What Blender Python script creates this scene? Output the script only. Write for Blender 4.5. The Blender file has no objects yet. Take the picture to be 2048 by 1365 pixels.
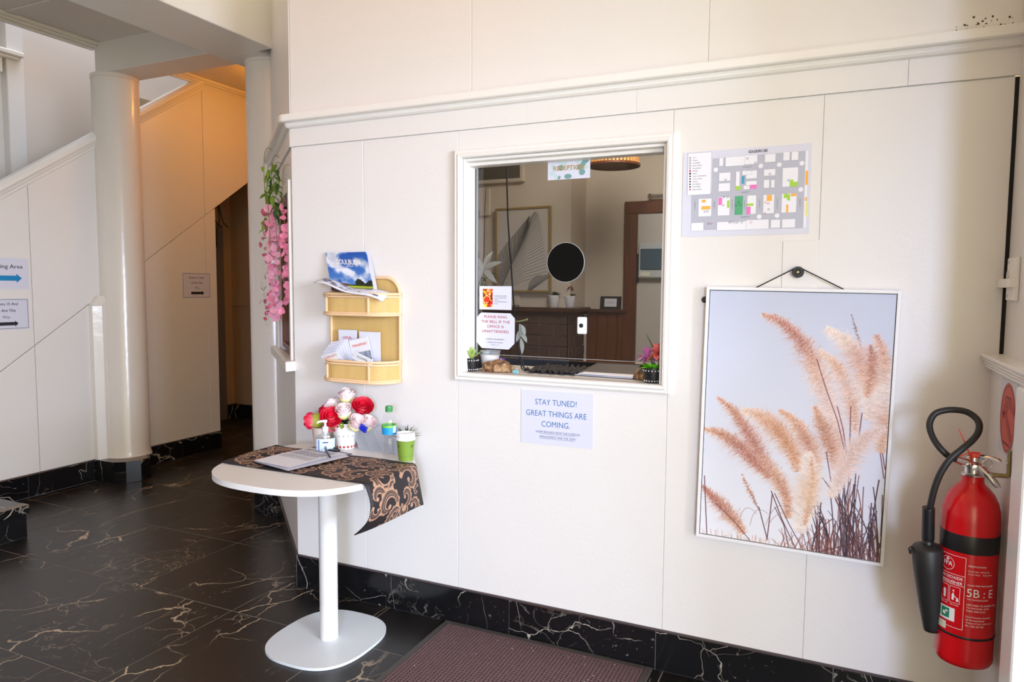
import bpy, bmesh, math, random
import numpy as np
from mathutils import Vector, Matrix
random.seed(7)
rng = np.random.default_rng(7)
SC = bpy.context.scene
COL = SC.collection
PI = math.pi

# ------------------------------------------------------------------ camera
CAM = Vector((2.3149, -2.5882, 1.45))
MR = ((0.90924405, 0.41621216, 0.00653455), (0.03733403, -0.0659038, -0.9971273), (-0.41458585, 0.90687603, -0.07546152))
cd = bpy.data.cameras.new('camera')
cam = bpy.data.objects.new('camera', cd)
COL.objects.link(cam)
r_, d_, f_ = (Vector(v) for v in MR)
cam.matrix_world = Matrix(((r_.x, -d_.x, -f_.x, CAM.x), (r_.y, -d_.y, -f_.y, CAM.y), (r_.z, -d_.z, -f_.z, CAM.z), (0, 0, 0, 1)))
cd.sensor_width = 36
cd.lens = 1406.66 / 2048 * 36
cd.clip_start = .02
SC.camera = cam

# ------------------------------------------------------------------ world, lights, exposure
w = bpy.data.worlds.new('world')
SC.world = w
w.use_nodes = True
w.node_tree.nodes['Background'].inputs[0].default_value = (1, .925, .64, 1)
w.node_tree.nodes['Background'].inputs[1].default_value = 3.9
vs = SC.view_settings
vs.view_transform = 'Standard'
vs.look = 'None'
vs.gamma = 1
vs.use_curve_mapping = False
vs.exposure = -0.06


def light(kind, name, loc, col, power, aim=None, size=(1, 1), shape='RECTANGLE', rad=.05):
    l = bpy.data.lights.new(name, kind)
    l.color = col
    l.energy = power
    if kind == 'AREA':
        l.shape = shape
        l.size, l.size_y = size
    elif kind == 'POINT':
        l.shadow_soft_size = rad
    o = bpy.data.objects.new(name, l)
    COL.objects.link(o)
    o.location = loc
    if aim:
        o.rotation_euler = (Vector(aim) - Vector(loc)).to_track_quat('-Z', 'Y').to_euler()
    return o


light('AREA', 'entrance_daylight', (5.2, -8.5, 2.35), (.52, .64, 1), 450, (1.4, 0, .9), (1.0, 1.6))
light('AREA', 'side_daylight', (8.5, -3.6, 2.2), (.64, .75, 1), 680, (-2, 0, .8), (2.4, 1.7))
light('POINT', 'foyer_lamp', (.15, -1.7, 3.25), (1, .29, .02), 11, rad=.2)
light('POINT', 'hall_lamp', (-1.75, 2.0, 3.02), (1, .35, .005), 12.3, rad=.07)
light('AREA', 'stairwell_skylight', (-3.2, 1.6, 5.2), (.74, .85, 1), 104, (-3.3, 1.6, 0), (1, 2.4))
light('AREA', 'office_fill_light', (1.3, 1.3, 2.75), (1, .9, .78), 46, (1.2, 2.2, 0), (.6, .6))  # added fill to brighten the office, no such fixture is there
SC.cycles.transparent_max_bounces = 24


# ------------------------------------------------------------------ colours and materials
def S(r, g, b):
    f = lambda c: (c / 255 / 12.92) if c / 255 <= .04045 else ((c / 255 + .055) / 1.055) ** 2.4
    return (f(r), f(g), f(b), 1)


def mat(name, col, rough=.5, metal=0, bump=None, spec=None, **kw):
    m = bpy.data.materials.new(name)
    m.use_nodes = True
    nt = m.node_tree
    b = nt.nodes['Principled BSDF']
    b.inputs['Base Color'].default_value = col
    b.inputs['Roughness'].default_value = rough
    b.inputs['Metallic'].default_value = metal
    if spec is not None:
        b.inputs['Specular IOR Level'].default_value = spec
    for k, v in kw.items():
        b.inputs[k.replace('_', ' ')].default_value = v
    if bump:
        sc, st = bump
        n = nt.nodes.new('ShaderNodeTexNoise')
        n.inputs['Scale'].default_value = sc
        n.inputs['Detail'].default_value = 3
        bp = nt.nodes.new('ShaderNodeBump')
        bp.inputs['Strength'].default_value = st
        bp.inputs['Distance'].default_value = .01
        tc = nt.nodes.new('ShaderNodeTexCoord')
        nt.links.new(tc.outputs['Object'], n.inputs['Vector'])
        nt.links.new(n.outputs['Fac'], bp.inputs['Height'])
        nt.links.new(bp.outputs['Normal'], b.inputs['Normal'])
    return m


def nodes(m):
    return m.node_tree, m.node_tree.nodes['Principled BSDF']


def ramp(nt, fac, stops):
    r = nt.nodes.new('ShaderNodeValToRGB')
    e = r.color_ramp.elements
    while len(e) < len(stops):
        e.new(.5)
    for el, (p, c) in zip(e, stops):
        el.position = p
        el.color = c
    nt.links.new(fac, r.inputs['Fac'])
    return r.outputs['Color']


def mixc(nt, fac, a, b):
    n = nt.nodes.new('ShaderNodeMix')
    n.data_type = 'RGBA'
    for s, v in ((n.inputs[0], fac), (n.inputs[6], a), (n.inputs[7], b)):
        if hasattr(v, 'links'):
            nt.links.new(v, s)
        else:
            s.default_value = v
    return n.outputs[2]


def math_(nt, op, a, b=0):
    n = nt.nodes.new('ShaderNodeMath')
    n.operation = op
    for s, v in zip(n.inputs, (a, b)):
        if hasattr(v, 'links'):
            nt.links.new(v, s)
        else:
            s.default_value = v
    return n.outputs[0]


def marble_mat(name, rough, base, warm, vein, vw=1.0):
    m = mat(name, base, rough)
    nt, b = nodes(m)
    tc = nt.nodes.new('ShaderNodeTexCoord')
    oi = nt.nodes.new('ShaderNodeObjectInfo')
    sc = nt.nodes.new('ShaderNodeVectorMath')
    sc.operation = 'SCALE'
    cmb = nt.nodes.new('ShaderNodeCombineXYZ')
    nt.links.new(math_(nt, 'MULTIPLY', oi.outputs['Random'], 61), cmb.inputs[0])
    nt.links.new(math_(nt, 'MULTIPLY', oi.outputs['Random'], 143), cmb.inputs[1])
    nt.links.new(math_(nt, 'MULTIPLY', oi.outputs['Random'], 29), cmb.inputs[2])
    add = nt.nodes.new('ShaderNodeVectorMath')
    add.operation = 'ADD'
    nt.links.new(tc.outputs['Object'], add.inputs[0])
    nt.links.new(cmb.outputs[0], add.inputs[1])

    def noise(scale, detail, dist=0, stretch=None, rot=0):
        mp = nt.nodes.new('ShaderNodeMapping')
        mp.inputs['Rotation'].default_value = (0, 0, rot)
        if stretch:
            mp.inputs['Scale'].default_value = stretch
        nt.links.new(add.outputs[0], mp.inputs[0])
        n = nt.nodes.new('ShaderNodeTexNoise')
        n.inputs['Scale'].default_value = scale
        n.inputs['Detail'].default_value = detail
        n.inputs['Distortion'].default_value = dist
        nt.links.new(mp.outputs[0], n.inputs['Vector'])
        return n.outputs['Fac']

    def vein_of(n, width):
        a = math_(nt, 'ABSOLUTE', math_(nt, 'SUBTRACT', n, .5))
        r = nt.nodes.new('ShaderNodeMapRange')
        r.inputs[1].default_value = 0
        r.inputs[2].default_value = width
        r.inputs[3].default_value = 1
        r.inputs[4].default_value = 0
        nt.links.new(a, r.inputs[0])
        return r.outputs[0]

    def mask(n, lo, hi):
        r = nt.nodes.new('ShaderNodeMapRange')
        r.inputs[1].default_value = lo
        r.inputs[2].default_value = hi
        nt.links.new(n, r.inputs[0])
        return r.outputs[0]
    def crack(scale, width, dist, stretch, rot, soft):
        """branching cracks: edges of stretched, wobbling cells"""
        wn = nt.nodes.new('ShaderNodeTexNoise')
        wn.inputs['Scale'].default_value = 3.2
        wn.inputs['Detail'].default_value = 5
        nt.links.new(add.outputs[0], wn.inputs['Vector'])
        sv = nt.nodes.new('ShaderNodeVectorMath')
        sv.operation = 'MULTIPLY'
        sv.inputs[1].default_value = (dist, dist, dist)
        nt.links.new(wn.outputs['Color'], sv.inputs[0])
        av = nt.nodes.new('ShaderNodeVectorMath')
        av.operation = 'ADD'
        nt.links.new(add.outputs[0], av.inputs[0])
        nt.links.new(sv.outputs[0], av.inputs[1])
        mp = nt.nodes.new('ShaderNodeMapping')
        mp.inputs['Rotation'].default_value = rot
        mp.inputs['Scale'].default_value = stretch
        nt.links.new(av.outputs[0], mp.inputs[0])
        vo = nt.nodes.new('ShaderNodeTexVoronoi')
        vo.feature = 'DISTANCE_TO_EDGE'
        vo.inputs['Scale'].default_value = scale
        nt.links.new(mp.outputs[0], vo.inputs['Vector'])
        r = nt.nodes.new('ShaderNodeMapRange')
        r.inputs[1].default_value = width * soft
        r.inputs[2].default_value = width
        r.inputs[3].default_value = 1
        r.inputs[4].default_value = 0
        nt.links.new(vo.outputs['Distance'], r.inputs[0])
        return r.outputs[0]

    v1 = math_(nt, 'MULTIPLY', crack(1.9, .0085 * vw, .28, (1, .45, 1), (.3, .2, .75), .3), mask(noise(1.9, 3), .47, .58))
    v2 = math_(nt, 'MULTIPLY', crack(3.6, .010 * vw, .34, (.6, 1, 1), (.2, .4, -.4), .3), mask(noise(2.6, 3, 0, None, 1), .52, .62))
    v5 = math_(nt, 'MULTIPLY', crack(2.6, .0065 * vw, .10, (1, .16, 1), (.1, .1, .95), .2), mask(noise(2.2, 2, 0, None, .6), .46, .6))
    v3 = math_(nt, 'MULTIPLY', vein_of(noise(7, 6, 1.5), .016), mask(noise(1.6, 3, 0, None, 2), .56, .68))
    v4 = math_(nt, 'MULTIPLY', mask(noise(60, 2, 0, (1, .3, 1), .6), .66, .76), .45)
    c = mixc(nt, mask(noise(1.4, 4, .3), .4, .75), base, warm)
    c = mixc(nt, math_(nt, 'MULTIPLY', v4, mask(noise(2, 2, 0, None, .3), .45, .65)), c, vein)
    c = mixc(nt, math_(nt, 'MULTIPLY', v3, .5), c, vein)
    c = mixc(nt, math_(nt, 'MULTIPLY', v5, .55), c, vein)
    c = mixc(nt, math_(nt, 'MULTIPLY', v2, .7), c, vein)
    c = mixc(nt, v1, c, vein)
    nt.links.new(c, b.inputs['Base Color'])
    return m


M = {}
M['paint'] = mat('white_paint', S(233, 229, 225), .38, bump=(60, .06))
M['gloss'] = mat('white_gloss_paint', S(235, 228, 220), .2, bump=(14, .15))
M['trim'] = mat('white_trim_paint', S(240, 236, 230), .3)
M['ceil'] = mat('ceiling_paint', S(226, 218, 210), .6)
M['fl'] = marble_mat('black_marble_floor', .34, (.0075, .0066, .0063, 1), (.019, .0145, .0125, 1), S(200, 178, 150), .8)
M['sk'] = marble_mat('black_marble_skirting', .16, (.0055, .0055, .0065, 1), (.010, .0095, .011, 1), S(205, 195, 180), .62)
M['grout'] = mat('grout', S(150, 140, 132), .8)
M['grout2'] = mat('pale_grout', S(150, 146, 146), .8)
M['cap_strip'] = mat('skirting_cap_strip', S(74, 62, 64), .5)
M['step_nose'] = mat('step_nosing', S(120, 105, 92), .4)
M['black'] = mat('black_plastic', (.012, .012, .013, 1), .35)
M['rubber'] = mat('black_rubber', (.016, .015, .015, 1), .48)
M['dark'] = mat('gap_shade_paint', (.01, .008, .007, 1), .8)
M['cord'] = mat('black_cord', (.012, .012, .014, 1), .7)
M['white_plastic'] = mat('white_plastic', S(240, 240, 242), .3)
M['table'] = mat('white_powder_coat', S(236, 234, 232), .35)
M['table_base'] = mat('pale_grey_powder_coat', S(222, 226, 230), .4)
M['paper'] = mat('paper', S(228, 228, 238), .6)
M['lam'] = mat('laminated_paper', S(220, 221, 236), .22)
M['ink'] = mat('black_ink', S(38, 34, 44), .6)
M['grey_ink'] = mat('grey_ink', S(130, 130, 140), .6)
M['purple_ink'] = mat('dark_purple_ink', S(58, 42, 78), .6)
M['blue_ink'] = mat('blue_ink', S(44, 112, 176), .6)
M['navy_ink'] = mat('navy_ink', S(28, 74, 140), .6)
M['red_ink'] = mat('red_ink', S(178, 44, 44), .6)
M['orange_ink'] = mat('orange_ink', S(222, 96, 42), .6)
M['pinkred_ink'] = mat('crimson_ink', S(206, 54, 92), .6)
M['arrow_blue'] = mat('blue_arrow_ink', S(20, 136, 196), .5)
M['gold_ink'] = mat('gold_ink', S(190, 146, 66), .5)
M['leaf_teal'] = mat('eucalyptus_print', S(120, 160, 158), .6)
M['leaf_pale'] = mat('pale_eucalyptus_print', S(196, 214, 216), .6)
M['cane'] = mat('cane_strip', S(240, 204, 160), .45)
M['red'] = mat('extinguisher_red', S(214, 10, 22), .22, spec=.6)
M['chrome'] = mat('chrome', (.72, .70, .68, 1), .16, 1)
M['brass'] = mat('brass', (.42, .33, .14, 1), .35, 1)
M['seal'] = mat('red_seal_plastic', S(240, 60, 40), .35)
M['sticker_red'] = mat('sticker_red', S(206, 70, 58), .4)
M['sticker_dark'] = mat('sticker_crimson', S(176, 16, 26), .4)
M['sticker_pale'] = mat('sticker_backing', S(214, 216, 226), .3)
M['sticker_ink'] = mat('sticker_ink', S(96, 50, 44), .5)
M['print_white'] = mat('white_print', S(246, 240, 240), .4)
M['green_print'] = mat('safety_green_print', S(24, 140, 100), .4)
M['pale_label'] = mat('pale_label', S(226, 226, 206), .4)
M['timber'] = mat('dark_timber', S(116, 62, 26), .4)
M['red_timber'] = mat('red_timber', S(112, 56, 30), .35)
M['mat_rub'] = mat('mat_border_rubber', S(74, 68, 66), .6)
M['leaf'] = mat('green_leaf', S(126, 164, 52), .45)
M['leaf2'] = mat('dark_green_leaf', S(52, 88, 34), .45)
M['leaf3'] = mat('bright_green_leaf', S(122, 214, 44), .4)
M['succ'] = mat('succulent_leaf', S(164, 190, 96), .45)
M['stem'] = mat('olive_stem', S(150, 140, 74), .6)
M['pinkpet'] = mat('pink_petal', S(255, 186, 214), .55)
M['pinkdark'] = mat('deep_pink_petal', S(242, 142, 176), .55)
M['maroon'] = mat('maroon_petal', S(206, 98, 122), .55)
M['paleleaf'] = mat('pale_hanging_leaf', S(214, 220, 198), .5)
M['pot_white'] = mat('white_glazed_pot', S(240, 238, 236), .18)
M['pot_cream'] = mat('cream_pot', S(232, 214, 198), .35)
M['pebble'] = mat('black_pebble', (.012, .012, .013, 1), .25)
M['diamond'] = mat('red_foil_diamond', S(190, 52, 40), .35)
M['diamond_grey'] = mat('grey_foil_diamond', S(190, 176, 176), .35)
M['cup_green'] = mat('green_paper_cup', S(122, 152, 50), .55)
M['cup_ink'] = mat('cup_print', S(74, 92, 26), .6)
M['cap_green'] = mat('green_bottle_cap', S(68, 150, 84), .35)
M['label_blue'] = mat('bottle_label_blue', S(26, 150, 214), .35)
M['label_green'] = mat('bottle_label_green', S(122, 196, 60), .35)
M['label_navy'] = mat('label_navy', S(36, 56, 140), .4)
M['label_pale'] = mat('label_pale_blue', S(206, 226, 244), .35)
M['blue_clip'] = mat('blue_plastic', S(18, 44, 190), .3)
M['office_wall'] = mat('office_wall_paint', S(206, 192, 174), .6)
M['office_dark'] = mat('office_dark_trim', S(92, 82, 70), .6)
M['lampshade'] = mat('slatted_shade', S(196, 140, 78), .6)
M['brick'] = mat('painted_brown_brick', S(86, 62, 52), .55, bump=(40, .3))
M['mortar'] = mat('mortar', S(128, 108, 94), .8)
M['mantel'] = mat('mantel_timber', S(86, 52, 34), .35)
M['panel_wood'] = mat('panelling_timber', S(122, 66, 30), .4)
M['door_white'] = mat('white_door', S(196, 190, 184), .5)
M['box_grey'] = mat('switchboard_grey', S(190, 196, 200), .4)
M['box_blue'] = mat('switchboard_window', S(66, 92, 110), .15)
M['gold_frame'] = mat('gold_frame', S(150, 122, 66), .4)
M['slate'] = mat('slate_panel', S(56, 60, 70), .5)
M['rock'] = mat('brown_rock', S(132, 98, 66), .6, bump=(70, 1.0))
M['cloth_dark'] = mat('dark_lace_cloth', S(52, 46, 46), .9, bump=(220, .8))
M['purple'] = mat('purple_petal', S(160, 120, 210), .5)
M['mauve'] = mat('mauve_petal', S(200, 106, 170), .5)
M['salmon'] = mat('salmon_petal', S(236, 128, 116), .5)
M['white_pet'] = mat('white_petal', S(232, 230, 216), .5)
M['redflower'] = mat('red_flower', S(190, 30, 54), .5)
M['teal'] = mat('teal_clip', S(128, 196, 206), .4)
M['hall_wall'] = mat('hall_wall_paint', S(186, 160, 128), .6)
M['hall_grey'] = mat('hall_grey_door', S(120, 118, 120), .5)
M['stairwall'] = mat('stairwell_wall_paint', S(222, 210, 200), .7)


def glass_mat(name, tint, refl_min=.0, rough=0):
    m = bpy.data.materials.new(name)
    m.use_nodes = True
    nt = m.node_tree
    nt.nodes.clear()
    out = nt.nodes.new('ShaderNodeOutputMaterial')
    mx = nt.nodes.new('ShaderNodeMixShader')
    tr = nt.nodes.new('ShaderNodeBsdfTransparent')
    tr.inputs[0].default_value = tint
    gl = nt.nodes.new('ShaderNodeBsdfGlossy')
    gl.inputs['Roughness'].default_value = rough
    fr = nt.nodes.new('ShaderNodeFresnel')
    fr.inputs['IOR'].default_value = 1.5
    ge = nt.nodes.new('ShaderNodeNewGeometry')
    nt.links.new(math_(nt, 'MULTIPLY', math_(nt, 'ADD', fr.outputs[0], refl_min), math_(nt, 'SUBTRACT', 1, ge.outputs['Backfacing'])), mx.inputs[0])
    nt.links.new(tr.outputs[0], mx.inputs[1])
    nt.links.new(gl.outputs[0], mx.inputs[2])
    nt.links.new(mx.outputs[0], out.inputs[0])
    return m


M['glass'] = glass_mat('window_glass', (.74, .76, .78, 1), .01)
M['glass2'] = glass_mat('side_window_glass', (.8, .82, .82, 1), .02)
M['pet'] = glass_mat('clear_bottle_plastic', (.975, .98, .985, 1), .03, .05)
M['clearbox'] = glass_mat('frosted_box_plastic', (.97, .975, .985, 1), .02, .3)
_nt = M['clearbox'].node_tree
_df = _nt.nodes.new('ShaderNodeBsdfTranslucent')
_df.inputs[0].default_value = (.86, .88, .93, 1)
_d2 = _nt.nodes.new('ShaderNodeBsdfDiffuse')
_d2.inputs[0].default_value = (.86, .88, .93, 1)
_m1 = _nt.nodes.new('ShaderNodeMixShader')
_m1.inputs[0].default_value = .5
_nt.links.new(_df.outputs[0], _m1.inputs[1])
_nt.links.new(_d2.outputs[0], _m1.inputs[2])
_m2 = _nt.nodes.new('ShaderNodeMixShader')
_m2.inputs[0].default_value = .26
_o = [n for n in _nt.nodes if n.type == 'OUTPUT_MATERIAL'][0]
_src = _o.inputs[0].links[0].from_socket
_nt.links.new(_src, _m2.inputs[1])
_nt.links.new(_m1.outputs[0], _m2.inputs[2])
_nt.links.new(_m2.outputs[0], _o.inputs[0])
M['gel'] = glass_mat('sanitiser_gel', (.86, .92, .96, 1), .05, .1)


# wicker weave: cane webbing with visible over-under threads
def weave_mat():
    m = mat('woven_cane_webbing', S(214, 172, 96), .6)
    nt, b = nodes(m)
    tc = nt.nodes.new('ShaderNodeTexCoord')
    br = nt.nodes.new('ShaderNodeTexChecker')
    br.inputs['Scale'].default_value = 260
    br.inputs['Color1'].default_value = S(226, 188, 116)
    br.inputs['Color2'].default_value = S(186, 142, 70)
    nt.links.new(tc.outputs['Object'], br.inputs['Vector'])
    n = nt.nodes.new('ShaderNodeTexNoise')
    n.inputs['Scale'].default_value = 30
    mp = nt.nodes.new('ShaderNodeMapping')
    mp.inputs['Scale'].default_value = (1, 1, .25)
    nt.links.new(tc.outputs['Object'], mp.inputs[0])
    nt.links.new(mp.outputs[0], n.inputs['Vector'])
    c = mixc(nt, math_(nt, 'MULTIPLY', n.outputs['Fac'], .5), br.outputs['Color'], S(240, 214, 150))
    nt.links.new(c, b.inputs['Base Color'])
    bp = nt.nodes.new('ShaderNodeBump')
    bp.inputs['Strength'].default_value = .5
    bp.inputs['Distance'].default_value = .002
    nt.links.new(br.outputs['Fac'], bp.inputs['Height'])
    nt.links.new(bp.outputs['Normal'], b.inputs['Normal'])
    return m


M['weave'] = weave_mat()


def wood_grain(m, c2, scale=(60, 60, 2)):
    nt, b = nodes(m)
    c1 = tuple(b.inputs['Base Color'].default_value)
    tc = nt.nodes.new('ShaderNodeTexCoord')
    mp = nt.nodes.new('ShaderNodeMapping')
    mp.inputs['Scale'].default_value = scale
    n = nt.nodes.new('ShaderNodeTexNoise')
    n.inputs['Scale'].default_value = 1
    n.inputs['Detail'].default_value = 4
    nt.links.new(tc.outputs['Object'], mp.inputs[0])
    nt.links.new(mp.outputs[0], n.inputs['Vector'])
    nt.links.new(ramp(nt, n.outputs['Fac'], [(.35, c1), (.65, c2)]), b.inputs['Base Color'])


for k, c2 in (('timber', S(86, 42, 18)), ('red_timber', S(84, 38, 20)), ('panel_wood', S(92, 46, 20)), ('mantel', S(62, 36, 24))):
    wood_grain(M[k], c2)


def zgrad(name, stops, rough=.5):
    """own colour running from a petal's foot to its rim (object space, metres)"""
    m = mat(name, stops[0][1], rough)
    nt, b = nodes(m)
    at = nt.nodes.new('ShaderNodeAttribute')
    at.attribute_name = 'grow'
    nt.links.new(ramp(nt, at.outputs['Fac'], stops), b.inputs['Base Color'])
    return m


M['rose_red'] = zgrad('red_rose_petal', [(0, S(190, 200, 70)), (.25, S(226, 80, 90)), (.42, S(222, 16, 58)), (1, S(206, 10, 46))])
M['rose_bud'] = zgrad('red_bud_petal', [(0, S(176, 196, 60)), (.45, S(214, 206, 92)), (.68, S(244, 132, 150)), (.85, S(226, 24, 70)), (1, S(216, 10, 56))])
M['rose_pale'] = zgrad('pale_rose_petal', [(0, S(200, 208, 110)), (.22, S(236, 226, 170)), (.45, S(255, 240, 236)), (1, S(255, 234, 236))])
M['rose_yell'] = zgrad('yellow_green_bud_petal', [(0, S(170, 190, 70)), (.6, S(214, 214, 120)), (.85, S(238, 150, 150)), (1, S(232, 90, 120))])

# ------------------------------------------------------------------ object helpers
WORLD = {}


def new_obj(name, me, parent=None, loc=None):
    o = bpy.data.objects.new(name, me)
    COL.objects.link(o)
    p = WORLD.get(parent.name, Vector()) if parent else Vector()
    loc = Vector(loc if loc is not None else (0, 0, 0))
    o.location = loc - p
    if parent:
        o.parent = parent
    WORLD[o.name] = loc
    return o


def tag(o, label=None, cat=None, group=None, kind=None):
    for k, v in (('label', label), ('category', cat), ('group', group), ('kind', kind)):
        if v:
            o[k] = v
    return o


def thing(name, label, cat, loc, group=None):
    return tag(new_obj(name, None, None, loc), label, cat, group)


def build(name, bm, m, parent=None, smooth=False, label=None, kind=None, autosm=None):
    """link a bmesh given in world coordinates as one mesh object with its origin at its own base"""
    vs_ = [v.co for v in bm.verts]
    lo = Vector([min(v[i] for v in vs_) for i in range(3)])
    hi = Vector([max(v[i] for v in vs_) for i in range(3)])
    org = Vector(((lo.x + hi.x) / 2, (lo.y + hi.y) / 2, lo.z))
    for v in bm.verts:
        v.co -= org
    me = bpy.data.meshes.new(name)
    bm.normal_update()
    bm.to_mesh(me)
    bm.free()
    for mm in (m if isinstance(m, (list, tuple)) else [m]):
        me.materials.append(mm)
    if smooth:
        for p in me.polygons:
            p.use_smooth = True
        if autosm:
            me.set_sharp_from_angle(angle=math.radians(autosm))
    o = new_obj(name, me, parent, org)
    return tag(o, label, None, None, kind)


def struct(name, bm, m, parent=None, label=None, **kw):
    o = build(name, bm, m, parent, **kw)
    if not parent:
        o['kind'] = 'structure'
        if label:
            o['label'] = label
    return o


def B():
    return bmesh.new()


def box(bm, lo, hi, bev=0, seg=1, mi=0, rot=None, piv=None):
    lo, hi = Vector(lo), Vector(hi)
    t = bmesh.new()
    bmesh.ops.create_cube(t, size=1)
    for v in t.verts:
        v.co = Vector(((v.co.x + .5) * (hi.x - lo.x) + lo.x, (v.co.y + .5) * (hi.y - lo.y) + lo.y, (v.co.z + .5) * (hi.z - lo.z) + lo.z))
    if bev:
        bmesh.ops.bevel(t, geom=list(t.edges), offset=bev, segments=seg, affect='EDGES', profile=.5)
    if rot is not None:
        bmesh.ops.rotate(t, verts=list(t.verts), cent=piv or (lo + hi) / 2, matrix=rot)
    join(bm, t, mi)
    return bm


def join(bm, t, mi=0, xf=None):
    mp = {}
    lay_s, lay_d = t.loops.layers.uv.active, bm.loops.layers.uv.active
    for v in t.verts:
        mp[v] = bm.verts.new(xf @ v.co if xf else v.co)
    for f in t.faces:
        try:
            nf = bm.faces.new([mp[v] for v in f.verts])
        except ValueError:
            continue
        nf.material_index = mi if mi else f.material_index
        nf.smooth = f.smooth
        if lay_s and lay_d:
            for a, b_ in zip(f.loops, nf.loops):
                b_[lay_d].uv = a[lay_s].uv
    t.free()


def lathe(bm, prof, cen=(0, 0, 0), n=32, mi=0, cap=True, a0=0, a1=2 * PI, axis=None):
    """prof: (radius, height) pairs; axis: optional matrix from local to world"""
    full = abs(a1 - a0 - 2 * PI) < 1e-6
    k = n if full else n + 1
    rings = []
    for r, z in prof:
        ring = []
        for i in range(k):
            a = a0 + (a1 - a0) * i / n
            p = Vector((r * math.cos(a), r * math.sin(a), z))
            if axis is not None:
                p = axis @ p
            ring.append(bm.verts.new(p + Vector(cen)))
        rings.append(ring)
    for a, b in zip(rings, rings[1:]):
        for i in range(n):
            j = (i + 1) % k
            f = bm.faces.new((a[i], a[j], b[j], b[i]))
            f.material_index = mi
    if cap and full:
        for ring, flip in ((rings[0], True), (rings[-1], False)):
            f = bm.faces.new(ring[::-1] if flip else ring)
            f.material_index = mi
    return bm


def tube(bm, pts, rad, n=8, mi=0, cap=True, closed=False):
    pts = [Vector(p) for p in pts]
    m = len(pts)
    rads = rad if isinstance(rad, (list, tuple)) else [rad] * m
    prev = None
    rings = []
    for i, p in enumerate(pts):
        a = pts[(i - 1) % m] if (i > 0 or closed) else p
        b = pts[(i + 1) % m] if (i < m - 1 or closed) else p
        t = (b - a)
        t = t.normalized() if t.length > 1e-9 else Vector((0, 0, 1))
        if prev is None:
            up = Vector((0, 0, 1)) if abs(t.z) < .9 else Vector((1, 0, 0))
            nx = up.cross(t).normalized()
        else:
            nx = (prev - t * prev.dot(t)).normalized()
        prev = nx
        ny = t.cross(nx)
        rings.append([bm.verts.new(p + (nx * math.cos(2 * PI * k / n) + ny * math.sin(2 * PI * k / n)) * rads[i]) for k in range(n)])
    pairs = list(zip(rings, rings[1:])) + ([(rings[-1], rings[0])] if closed else [])
    for a, b in pairs:
        for k in range(n):
            f = bm.faces.new((a[k], a[(k + 1) % n], b[(k + 1) % n], b[k]))
            f.material_index = mi
            f.smooth = True
    if cap and not closed:
        bm.faces.new(rings[0][::-1]).material_index = mi
        bm.faces.new(rings[-1]).material_index = mi
    return bm


def spline(pts, k=5):
    out = []
    P = [Vector(p) for p in pts]
    P = [P[0] * 2 - P[1]] + P + [P[-1] * 2 - P[-2]]
    for i in range(1, len(P) - 2):
        for j in range(k):
            q = j / k
            out.append(.5 * (2 * P[i] + (P[i + 1] - P[i - 1]) * q + (2 * P[i - 1] - 5 * P[i] + 4 * P[i + 1] - P[i + 2]) * q * q + (3 * P[i] - P[i - 1] - 3 * P[i + 1] + P[i + 2]) * q ** 3))
    out.append(P[-2])
    return out


def prism(bm, poly, z0, z1, bev=0, mi=0, seg=2):
    t = bmesh.new()
    a = [t.verts.new((x, y, z0)) for x, y in poly]
    b = [t.verts.new((x, y, z1)) for x, y in poly]
    t.faces.new(a[::-1])
    top = t.faces.new(b)
    n = len(poly)
    for i in range(n):
        t.faces.new((a[i], a[(i + 1) % n], b[(i + 1) % n], b[i]))
    if bev:
        bmesh.ops.bevel(t, geom=[e for e in t.edges if abs(e.verts[0].co.z - e.verts[1].co.z) < 1e-6], offset=bev, segments=seg, affect='EDGES', profile=.5)
    bmesh.ops.recalc_face_normals(t, faces=list(t.faces))
    join(bm, t, mi)
    return bm


def extrude_profile(bm, prof, p0, p1, out, mi=0):
    """prof (outward, z) closed polygon, swept from p0 to p1 (xy); out = outward xy"""
    a, b = [], []
    o = Vector((out[0], out[1], 0))
    for q, z in prof:
        a.append(bm.verts.new(Vector((p0[0], p0[1], z)) + o * q))
        b.append(bm.verts.new(Vector((p1[0], p1[1], z)) + o * q))
    n = len(prof)
    fs = [bm.faces.new(a), bm.faces.new(b[::-1])]
    for i in range(n):
        fs.append(bm.faces.new((a[i], b[i], b[(i + 1) % n], a[(i + 1) % n])))
    for f in fs:
        f.material_index = mi
    bmesh.ops.recalc_face_normals(bm, faces=fs)
    return bm


class Fr:
    """a plane in the scene: origin o, right u, up v, and normal n towards the viewer's side"""

    def __init__(s, o, u, v, n=None):
        s.o, s.u, s.v = Vector(o), Vector(u).normalized(), Vector(v).normalized()
        s.n = Vector(n).normalized() if n else s.u.cross(s.v)

    def __call__(s, a, b, c=0):
        return s.o + s.u * a + s.v * b + s.n * c

    def rot(s, ang, at=(0, 0)):
        c, d = math.cos(ang), math.sin(ang)
        return Fr(s(*at), s.u * c + s.v * d, s.v * c - s.u * d)


def fbox(bm, F, a0, a1, b0, b1, c0, c1, mi=0, bev=0):
    t = bmesh.new()
    box(t, (a0, b0, c0), (a1, b1, c1), bev)
    for v in t.verts:
        v.co = F(*v.co)
    bmesh.ops.recalc_face_normals(t, faces=list(t.faces))
    join(bm, t, mi)
    return bm


def fpoly(bm, F, pts, c=.0005, mi=0):
    f = bm.faces.new([bm.verts.new(F(a, b, c)) for a, b in pts])
    f.material_index = mi
    f.normal_update()
    if f.normal.dot(F.n) < 0:
        f.normal_flip()
    return f


def frect(bm, F, a0, b0, a1, b1, c=.0005, mi=0):
    return fpoly(bm, F, ((a0, b0), (a1, b0), (a1, b1), (a0, b1)), c, mi)


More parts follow.
